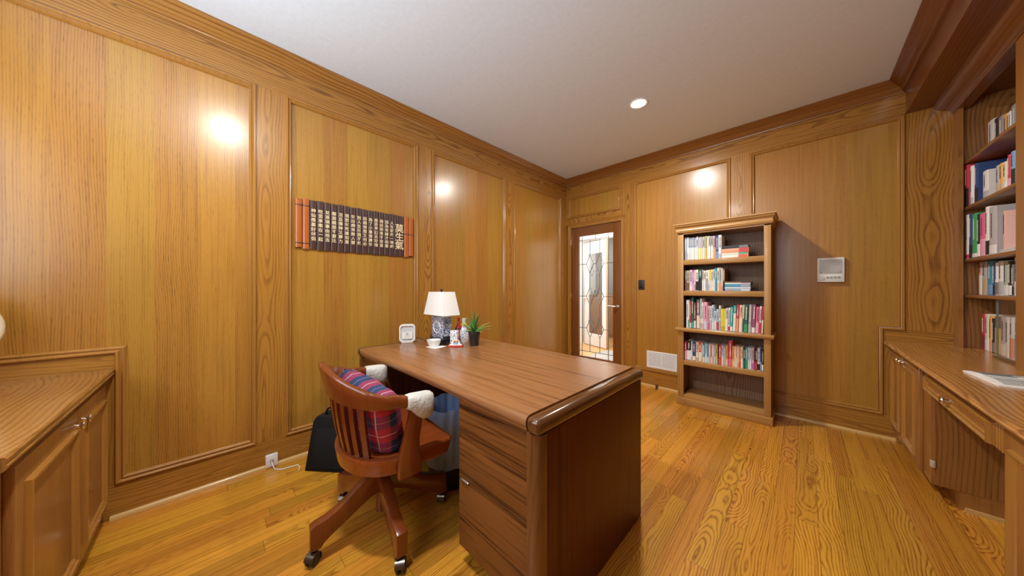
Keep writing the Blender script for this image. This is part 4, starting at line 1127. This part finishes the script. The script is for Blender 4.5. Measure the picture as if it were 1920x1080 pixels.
# mechanism and column
MB().box(-.09, .09, -.12, .12, .355, .386, .006).box(-.16, .16, -.03, .03, .362, .384, .004).build('seat_plate', BLACKP, ch)
MB().lathe([(.001, .10), (.022, .10), (.024, .105), (.024, .30), (.045, .305), (.048, .345), (.035, .36), (.001, .36)], seg=28).build('column', cherry, ch)
MB().lathe([(.001, .298), (.040, .298), (.046, .305), (.046, .345), (.030, .356), (.001, .356)], seg=28).build('hub', BLACKP, ch)
leg_prof = [(.0, .298), (.055, .288), (.105, .258), (.150, .222), (.195, .192), (.235, .176), (.275, .168), (.292, .158), (.292, .064), (.252, .064), (.240, .082), (.205, .104), (.160, .128), (.10, .165), (.05, .190), (.0, .200)]
LEGA = [R(-95), R(-5), R(80), R(192)]
LEGR = [.98, .97, 1.12, 1.22]
for k, a in enumerate(LEGA):
    lg_ = MB().prism(leg_prof, 'y', -.023, .023, .004)
    lg_.xf(Matrix.Rotation(a - CRZ, 4, 'Z') @ Matrix.Scale(LEGR[k], 4, (1, 0, 0)))
    lo = lg_.build('leg', cherry, ch, smooth=30)
    M = Matrix.Rotation(a - CRZ, 4, 'Z') @ Matrix.Translation((.272 * LEGR[k], 0, 0)) @ Matrix.Rotation([.7, -.5, .9, 2.4][k], 4, 'Z')
    cs_ = MB().mat(plain('gunmetal', (.16, .14, .12), .25, .9))
    cs_.lathe([(.001, .062), (.009, .062), (.009, .048), (.012, .046), (.001, .045)], seg=14)
    hood = []
    for i in range(10):
        a2 = R(-30 + 200 * i / 9)
        hood.append([(.012 + (.0285) * math.cos(a2) * -1, yy, .027 + .0285 * math.sin(a2)) for yy in (-.019, .019)] + [(.012 + .026 * math.cos(a2) * -1, yy, .027 + .026 * math.sin(a2)) for yy in (.019, -.019)])
    cs_.rings(hood)
    cs_.xf(M)
    co = cs_.build('caster', None, lo)
    for s in (-1, 1):
        MB().lathe([(.001, s * .004), (.020, s * .004), (.0255, s * .007), (.0268, s * .011), (.0255, s * .016), (.016, s * .0175), (.001, s * .0175)], (.012, 0, .0268), 24, 'y').xf(M).build('wheel', BLACKP, co)

# white fabric covers on the arm ends
m, nt, b = _new('white_quilted_cloth'); g = G(nt)
tc = g.n('ShaderNodeTexCoord')
n1 = g.noise(tc.outputs['Object'], 130.0, 4.0, .7)
n2 = g.noise(tc.outputs['Object'], 60.0, 3.0)
nt.links.new(g.mix(n1, (.46, .45, .42, 1), (.76, .75, .71, 1)), b.inputs['Base Color'])
b.inputs['Roughness'].default_value = .9
bp = g.n('ShaderNodeBump'); bp.inputs['Strength'].default_value = .9; bp.inputs['Distance'].default_value = .006
nt.links.new(g.m('ADD', n1, n2), bp.inputs['Height']); nt.links.new(bp.outputs['Normal'], b.inputs['Normal'])
CLOTH = m
Mch = Matrix.Translation((CX, CY, 0)) @ Matrix.Rotation(CRZ, 4, 'Z')
for s, lb in ((1, 'white cloth cover on the right chair arm, nearest the camera'), (-1, 'white cloth cover on the left chair arm, farthest from the camera')):
    loc = Mch @ Vector((s * .291, .042, .697))
    rs = []
    for y, w, h, dz in [(-.036, .058, .050, .000), (-.033, .064, .056, -.001), (-.015, .072, .070, -.006), (.008, .080, .096, -.019), (.032, .082, .112, -.027), (.055, .076, .112, -.030), (.072, .060, .096, -.027), (.081, .030, .062, -.018)]:
        ring = []
        for i in range(20):
            a = 2 * PI * i / 20
            ca, sa = math.cos(a), math.sin(a)
            r_ = 1 + .03 * math.sin(5 * a + y * 60)
            ring.append((r_ * w / 2 * math.copysign(abs(ca) ** .75, ca), y, dz + r_ * h / 2 * math.copysign(abs(sa) ** .75, sa)))
        rs.append(ring)
    o = MB().rings(rs, caps=True).build('armrest_cover', CLOTH, None, loc, (0, 0, CRZ), smooth=60)
    tag(o, lb, 'armrest cover', 'white cloth armrest covers')

# tartan cushion on the seat
m, nt, b = _new('tartan'); g = G(nt)
tc = g.n('ShaderNodeTexCoord'); sp3 = g.n('ShaderNodeSeparateXYZ'); nt.links.new(tc.outputs['Object'], sp3.inputs[0])
def stripes(v, per, off):
    f = g.m('FRACT', g.m('ADD', g.m('DIVIDE', v, per), off))
    navy = g.m('MULTIPLY', g.smooth(f, .48, .50), g.smooth(f, .96, .98, 1, 0))
    d1 = g.m('ABSOLUTE', g.m('SUBTRACT', f, .22)); d2 = g.m('ABSOLUTE', g.m('SUBTRACT', f, .73))
    wl_ = g.m('MAXIMUM', g.smooth(d1, .010, .020, 1, 0), g.m('MULTIPLY', g.smooth(d2, .006, .014, 1, 0), .5))
    return navy, wl_
na, wa = stripes(sp3.outputs[0], .125, 10.15)
nb, wb_ = stripes(sp3.outputs[2], .125, 10.35)
tw = g.m('FRACT', g.m('MULTIPLY', g.m('ADD', sp3.outputs[0], sp3.outputs[2]), 260.0))
twm = g.smooth(tw, .4, .6)
nv_ = g.m('ADD', g.m('MULTIPLY', na, twm), g.m('MULTIPLY', nb, g.m('SUBTRACT', 1.0, twm)))
cA = g.mix(nv_, (.42, .022, .042, 1), (.016, .032, .10, 1))
ww_ = g.m('MAXIMUM', wa, wb_)
cB = g.mix(g.m('MULTIPLY', ww_, .6), cA, (.72, .62, .64, 1))
nt.links.new(cB, b.inputs['Base Color']); b.inputs['Roughness'].default_value = .85; TARTAN = m
mb = MB()
n = 22
HWc, HHc, TH = .188, .170, .072
def pil(u, v, sgn):
    k = max(0, (1 - abs(u) ** 3.6)) * max(0, (1 - abs(v) ** 4.2))
    pin = 1 - .07 * (1 - (abs(u)) ** 2) * abs(v) ** 3
    pin2 = 1 - .07 * (1 - (abs(v)) ** 2) * abs(u) ** 3
    w = .006 * math.sin(7 * u + 3 * v) * k
    return (HWc * u * pin2, sgn * (TH * k ** .42 + w), HHc * v * pin)
for sgn in (-1, 1):
    g_ = [[mb.bm.verts.new(pil(-1 + 2 * i / n, -1 + 2 * j / n, sgn)) for i in range(n + 1)] for j in range(n + 1)]
    for j in range(n):
        for i in range(n):
            mb.bm.faces.new((g_[j][i], g_[j][i+1], g_[j+1][i+1], g_[j+1][i]))
bmesh.ops.remove_doubles(mb.bm, verts=mb.bm.verts[:], dist=.0006)
# the cushion gives way to the seat below and to the slats behind
from mathutils import Euler
Mc = Matrix.Translation((.060, -.058, .596)) @ Euler((R(16), R(9), R(14))).to_matrix().to_4x4()
Mi = Mc.inverted()
for v_ in mb.bm.verts:
    p_ = Mc @ v_.co
    p_.z = max(p_.z, .4635)
    u_ = max(0, min(1, (p_.z - .445) / .277))
    ex, ey, e0 = .222 + .056 * u_ - .020, .155 + .013 * u_ - .020, -.005 - .030 * u_
    if p_.y < e0:
        k_ = math.hypot(p_.x / ex, (p_.y - e0) / ey)
        if k_ > 1:
            p_.x /= k_; p_.y = e0 + (p_.y - e0) / k_
    v_.co = Mi @ p_
cu = mb.build('cushion', TARTAN, None, Mch @ Vector((.060, -.058, .596)), (R(16), R(9), CRZ + R(14)), smooth=75)
tag(cu, 'red and navy tartan cushion propped against the slatted chair back', 'cushion')

# ------------------------------------------------------------------ bag on the floor, wall socket and cord
bg = thing('laptop_bag', 'black fabric bag with carrying handle on the floor between wall and chair', 'bag', (-2.262, .412, 0), R(40))
BAGM = plain('black_nylon', (.010, .010, .011), .8, spec=.2)
W2 = .40
def trap(y, gx, gz):
    pts = []
    prof_ = [(0, 0), (W2, 0), (W2 - .055, .31), (W2 - .075, .345), (W2 - .10, .358), (.10, .358), (.075, .345), (.058, .318)]
    cx_, cz_ = W2 / 2, .18
    return [(cx_ + (x - cx_) * gx, y, max(0.0, cz_ + (z - cz_) * gz)) for x, z in prof_]
MB().rings([trap(-.004, .95, .95), trap(0, .985, .985), trap(.012, 1, 1), trap(.075, 1, 1), trap(.088, .985, .985), trap(.092, .95, .95)]).build('body', BAGM, bg, smooth=50)
fp = MB()
fp.rings([[(x, -.010, z) for x, z in [(.045, .030), (W2 - .045, .030), (W2 - .09, .27), (.092, .27)]], [(x, -.002, z) for x, z in [(.038, .022), (W2 - .038, .022), (W2 - .085, .28), (.085, .28)]]])
fp.build('front_pocket', BAGM, bg)
hp = [(.135, .02, .345), (.137, .014, .375), (.150, .012, .398), (.175, .012, .408), (.225, .012, .408), (.250, .012, .398), (.263, .014, .375), (.265, .02, .345)]
MB().tube(hp, .0065, 8).build('handle', BAGM, bg)
sk = thing('wall_socket', 'white wall plate low on the left baseboard with white cord', 'socket', (XL + .001, .2715, .006))
MB().box(0, .020, -.031, .031, 0, .078, .003).build('cover_plate', WPLAST, sk)
MB().box(.0195, .0215, -.009, .009, .028, .050, .0008).build('jack', plain('jack_grey', (.45, .45, .44), .4), sk)
MB().sphere((.0215, -.002, .034), .0035, 8, 6).sphere((.0215, .006, .038), .003, 8, 6).build('jack_hole', DARK, sk)
wc = MB().tube([(-2.453, .270, .042), (-2.440, .271, .036), (-2.428, .276, .014), (-2.41, .283, .004), (-2.38, .315, .0035), (-2.375, .355, .0035), (-2.365, .395, .0035), (-2.335, .400, .0035), (-2.300, .392, .0035), (-2.285, .385, .0035)], .0026, 8)
tag(wc.build('cord', WPLAST), 'thin white cord from the wall plate to the black bag', 'cord')
# ------------------------------------------------------------------ things on the walls
# slatted wooden poem plaque: real lettering, one column on each dark slat
POEM = ['人生就像一場戲', '因為有緣才相聚', '相扶到老不容易', '是否更該去珍惜', '為了小事發脾氣', '回頭想想又何必', '別人生氣我不氣', '氣出病來無人替', '我若氣死誰如意', '況且傷神又費力', '鄰居親朋不要比', '兒孫瑣事由他去', '吃苦享樂在一起', '神仙羨慕好伴侶']
def text_mesh(body, size, line, mat, ext=.0007, off=0.0):
    cu = bpy.data.curves.new('lettering', 'FONT')
    cu.body = body; cu.size = size; cu.align_x = 'CENTER'; cu.align_y = 'CENTER'
    cu.space_line = line; cu.extrude = ext; cu.resolution_u = 3; cu.offset = off
    ob = bpy.data.objects.new('lettering_source', cu)
    COL.objects.link(ob)
    dg = bpy.context.evaluated_depsgraph_get()
    dg.update()
    me = bpy.data.meshes.new_from_object(ob.evaluated_get(dg))
    bpy.data.objects.remove(ob); bpy.data.curves.remove(cu)
    me.materials.clear(); me.materials.append(mat)
    me.name = 'lettering'
    return me
BAM = wood('bamboo_orange', (.42, .12, .028), (.26, .065, .014), 'z', 'y', ring=20, ringw=.1, pore=.2, streak=.4, rough=.25, coat=.4, bump=0)
SLAT = plain('dark_slat', (.060, .026, .022), .38, coat=.15)
NODE = plain('bamboo_node', (.10, .03, .012), .4)
GOLD = plain('cream_gold_paint', (.80, .66, .40), .5)
py0, py1, pz0, pz1 = .396, 1.258, 1.436, 1.788
pq = thing('wall_plaque', 'long dark slatted wooden plaque with gold Chinese lettering on the left wall', 'plaque', (XL - PD, (py0 + py1) / 2, pz0))
SW = (py1 - py0) / 20
H = pz1 - pz0
MB().box(0, .006, -(py1 - py0) / 2 + .01, (py1 - py0) / 2 - .01, .03, H - .03).build('backing', DARK, pq)
for i in range(20):
    yc = -(py1 - py0) / 2 + SW * (i + .5)
    bam = i < 2 or i > 17
    n = 9
    prof = []
    hw_ = SW / 2 - .0008
    for k in range(n + 1):
        a = PI * k / n
        prof.append((yc - hw_ * math.cos(a), .006 + (.015 if bam else .010) * math.sin(a) ** .7))
    cut = .012 if i in (0, 19) else (.002 * ((i * 7) % 3))
    rs = []
    for z in (.0 + cut, .004 + cut * .5, H - .004 - cut * .5, H - cut):
        edge_ = z in (.0 + cut, H - cut)
        ring = []
        for (y, x) in prof:
            yy = y
            if i == 0 and edge_: yy = max(y, yc - hw_ + .012) if y < yc else y
            if i == 19 and edge_: yy = min(y, yc + hw_ - .012) if y > yc else y
            ring.append((x, yy, z))
        rs.append(ring)
    sl = MB().rings(rs).build('slat', BAM if bam else SLAT, pq, smooth=60)
    if bam:
        for zf in ([.86, .115] if i < 2 else [.56]):
            nd = []
            for (y, x) in prof:
                nd.append((x + .0012, y, 0))
            MB().rings([[(x, y, H * zf - .004) for x, y, _ in nd], [(x + .001, y, H * zf) for x, y, _ in nd], [(x, y, H * zf + .004) for x, y, _ in nd]], closed=False, caps=False).build('node_ring', NODE, sl, smooth=60)
    elif i <= 15:
        line = POEM[15 - i]
        me = text_mesh('\n'.join(line), .0300, 1.10, GOLD, off=.00035)
        lo = bpy.data.objects.new('lettering', me); COL.objects.link(lo); lo.parent = sl
        lo.matrix_local = Matrix(((0, 0, 1, .0158), (1, 0, 0, yc), (0, 1, 0, H * .50), (0, 0, 0, 1)))
me = text_mesh('莫\n生\n氣', .078, .93, GOLD, off=.0006)
lo = bpy.data.objects.new('lettering', me); COL.objects.link(lo); lo.parent = pq
lo.matrix_local = Matrix(((0, 0, 1, .0160), (1, 0, 0, -(py1 - py0) / 2 + SW * 17), (0, 1, 0, H * .46), (0, 0, 0, 1)))

# vent register
vt = thing('vent_register', 'white slotted vent register low on the back wall beside bookcase', 'vent', (-1.1735, YB + PD, .219))
MB().mould([(-.167, 0), (.167, 0), (.167, .198), (-.167, .198)], [(0, 0), (0, .004), (.004, .009), (.014, .009), (.020, .007), (.024, .002), (.024, 0)], lambda u, v, h: (u, -h, v)).box(-.004, .008, -.008, 0, .02, .178).build('frame', WPLAST, vt)
MB().box(-.145, .145, -.002, 0, .022, .176).build('backing', plain('vent_grey', (.30, .30, .30), .6), vt)
for x0, x1 in [(-.144, -.004), (.008, .144)]:
    mb = MB()
    for k in range(14):
        z = .026 + k * .0108
        mb.rings([[(x0, -.0012, z + .002), (x0, -.007, z - .001), (x0, -.007, z + .0025), (x0, -.0012, z + .007)], [(x1, -.0012, z + .002), (x1, -.007, z - .001), (x1, -.007, z + .0025), (x1, -.0012, z + .007)]])
    mb.build('louvres', WPLAST, vt, smooth=0)
# black switch
sw = thing('light_switch', 'black light switch on the back wall between door and bookcase', 'switch', (-1.4015, YB + PD, 1.2045))
MB().box(-.036, .036, -.007, 0, -.058, .058, .002).build('cover_plate', BLACKP, sw)
MB().box(-.016, .016, -.010, -.006, -.012, .036, .001).build('rocker', plain('black_rocker', (.03, .03, .034), .3), sw)
MB().box(-.016, .016, -.009, -.006, -.036, -.014, .001).sphere((0, -.010, .016), .0045, 10, 6).build('slider', plain('black_gloss', (.008, .008, .01), .2), sw)
# intercom
ic = thing('intercom', 'white intercom panel with speaker grille and buttons on the back wall', 'intercom', (.1615, YB + PD, 1.215))
MB().box(-.078, .078, -.030, 0, 0, .204, .004).build('housing', plain('intercom_white', (.78, .78, .75), .4), ic)
gr = MB().box(-.066, .064, -.0325, -.029, .072, .188, .001)
gr.build('speaker_grille', plain('intercom_grille', (.50, .51, .50), .4), ic)
mb = MB()
for k in range(26):
    mb.box(-.063, .061, -.0335, -.032, .078 + k * .0041, .0800 + k * .0041)
mb.build('grille_bars', plain('grille_bar', (.58, .59, .57), .4), ic)
MB().sphere((-.056, -.034, .084), .0028, 8, 6).sphere((.054, -.034, .084), .0028, 8, 6).build('screw', DARK, ic)
MB().box(-.068, .066, -.0315, -.029, .012, .062, .001).build('button_panel', plain('intercom_panel', (.74, .75, .72), .4), ic)
MB().lathe([(.001, 0), (.011, 0), (.011, .007), (.008, .009), (.001, .009)], (-.049, -.040, .037), 24, 'y').build('dial', plain('intercom_dial', (.68, .69, .66), .3), ic)
for k in range(4):
    for r_ in range(2):
        MB().box(-.026 + k * .0215, -.026 + k * .0215 + .017, -.0335, -.031, .030 + r_ * .009, .036 + r_ * .009, .0008).build('button', plain('intercom_button', (.22, .22, .22), .5), ic)
# door stop
ds = thing('door_stop', 'small brown door stop at the foot of the back wall left of bookcase', 'door stop', (-1.215, YB - .018, .0))
MB().box(-.014, .014, -.008, 0, .004, .040, .002).build('mounting_plate', plain('bronze', (.16, .09, .05), .35, .7), ds)
MB().tube([(0, -.008, .028), (.004, -.030, .024), (.010, -.055, .012)], [.006, .007, .008], 10).build('arm', plain('bronze', (.16, .09, .05), .35, .7), ds)
MB().sphere((.011, -.060, .0105), .0105, 12, 8).build('rubber_tip', plain('brown_rubber', (.10, .055, .03), .7), ds)
# ------------------------------------------------------------------ light and camera
w = bpy.data.worlds.new('daylight'); S.world = w; w.use_nodes = True
w.node_tree.nodes['Background'].inputs[0].default_value = (.80, .90, 1.0, 1)
w.node_tree.nodes['Background'].inputs[1].default_value = 1.0

def area(name, loc, rot, sx, sy, e, col, shape='RECTANGLE', spread=None):
    d = bpy.data.lights.new(name, 'AREA'); d.shape = shape; d.size = sx
    if shape in ('RECTANGLE', 'ELLIPSE'): d.size_y = sy
    d.energy = e; d.color = col
    if spread: d.spread = spread
    o = bpy.data.objects.new(name, d); COL.objects.link(o); o.location = loc; o.rotation_euler = rot
    return o
# daylight through the window behind the camera: the sky
area('window_daylight', ((WX0 + WX1) / 2, YN - .14, (WZ0 + WZ1) / 2), (R(90), 0, 0), WX1 - WX0, WZ1 - WZ0, 34, (.90, .96, 1.0))
area('ceiling_fill', ((WX0 + WX1) / 2, YN - .55, .85), (R(132), 0, 0), 2.2, .8, 185, (.80, .92, 1.0))  # added fill lamp below the window, aimed up to whiten the ceiling
# the two downlights
for i, (x, y) in enumerate(LIGHTS):
    area('downlight_lamp', (x, y, ZC - .008), (0, 0, 0), .115, .115, 45, (1.0, .96, .89), 'DISK')
# added lamps, unseen, that brighten the hall and the room beyond it
area('hall_fill', (-2.4, 4.5, 2.48), (0, 0, 0), .8, .8, 90, (1, .97, .92))
area('far_room_fill', (-3.0, 6.2, 2.48), (0, 0, 0), .6, .6, 24, (1, .97, .92))

cam = bpy.data.cameras.new('camera'); co = bpy.data.objects.new('camera', cam); COL.objects.link(co)
co.location = (0, 0, 1.165)
co.rotation_euler = (R(90), 0, R(44.6))
cam.sensor_width = 36; cam.lens = 554.26 / 1920 * 36
cam.clip_start = .02
S.camera = co
vs = S.view_settings
S.display_settings.display_device = 'sRGB'
vs.view_transform = 'Standard'; vs.look = 'None'; vs.exposure = -0.22; vs.gamma = 1; vs.use_curve_mapping = False
cy = S.cycles
cy.max_bounces = 9; cy.diffuse_bounces = 5; cy.glossy_bounces = 4; cy.transmission_bounces = 6; cy.transparent_max_bounces = 8
cy.sample_clamp_indirect = 8
cy.use_denoising = True
cy.use_adaptive_sampling = True; cy.adaptive_threshold = .015
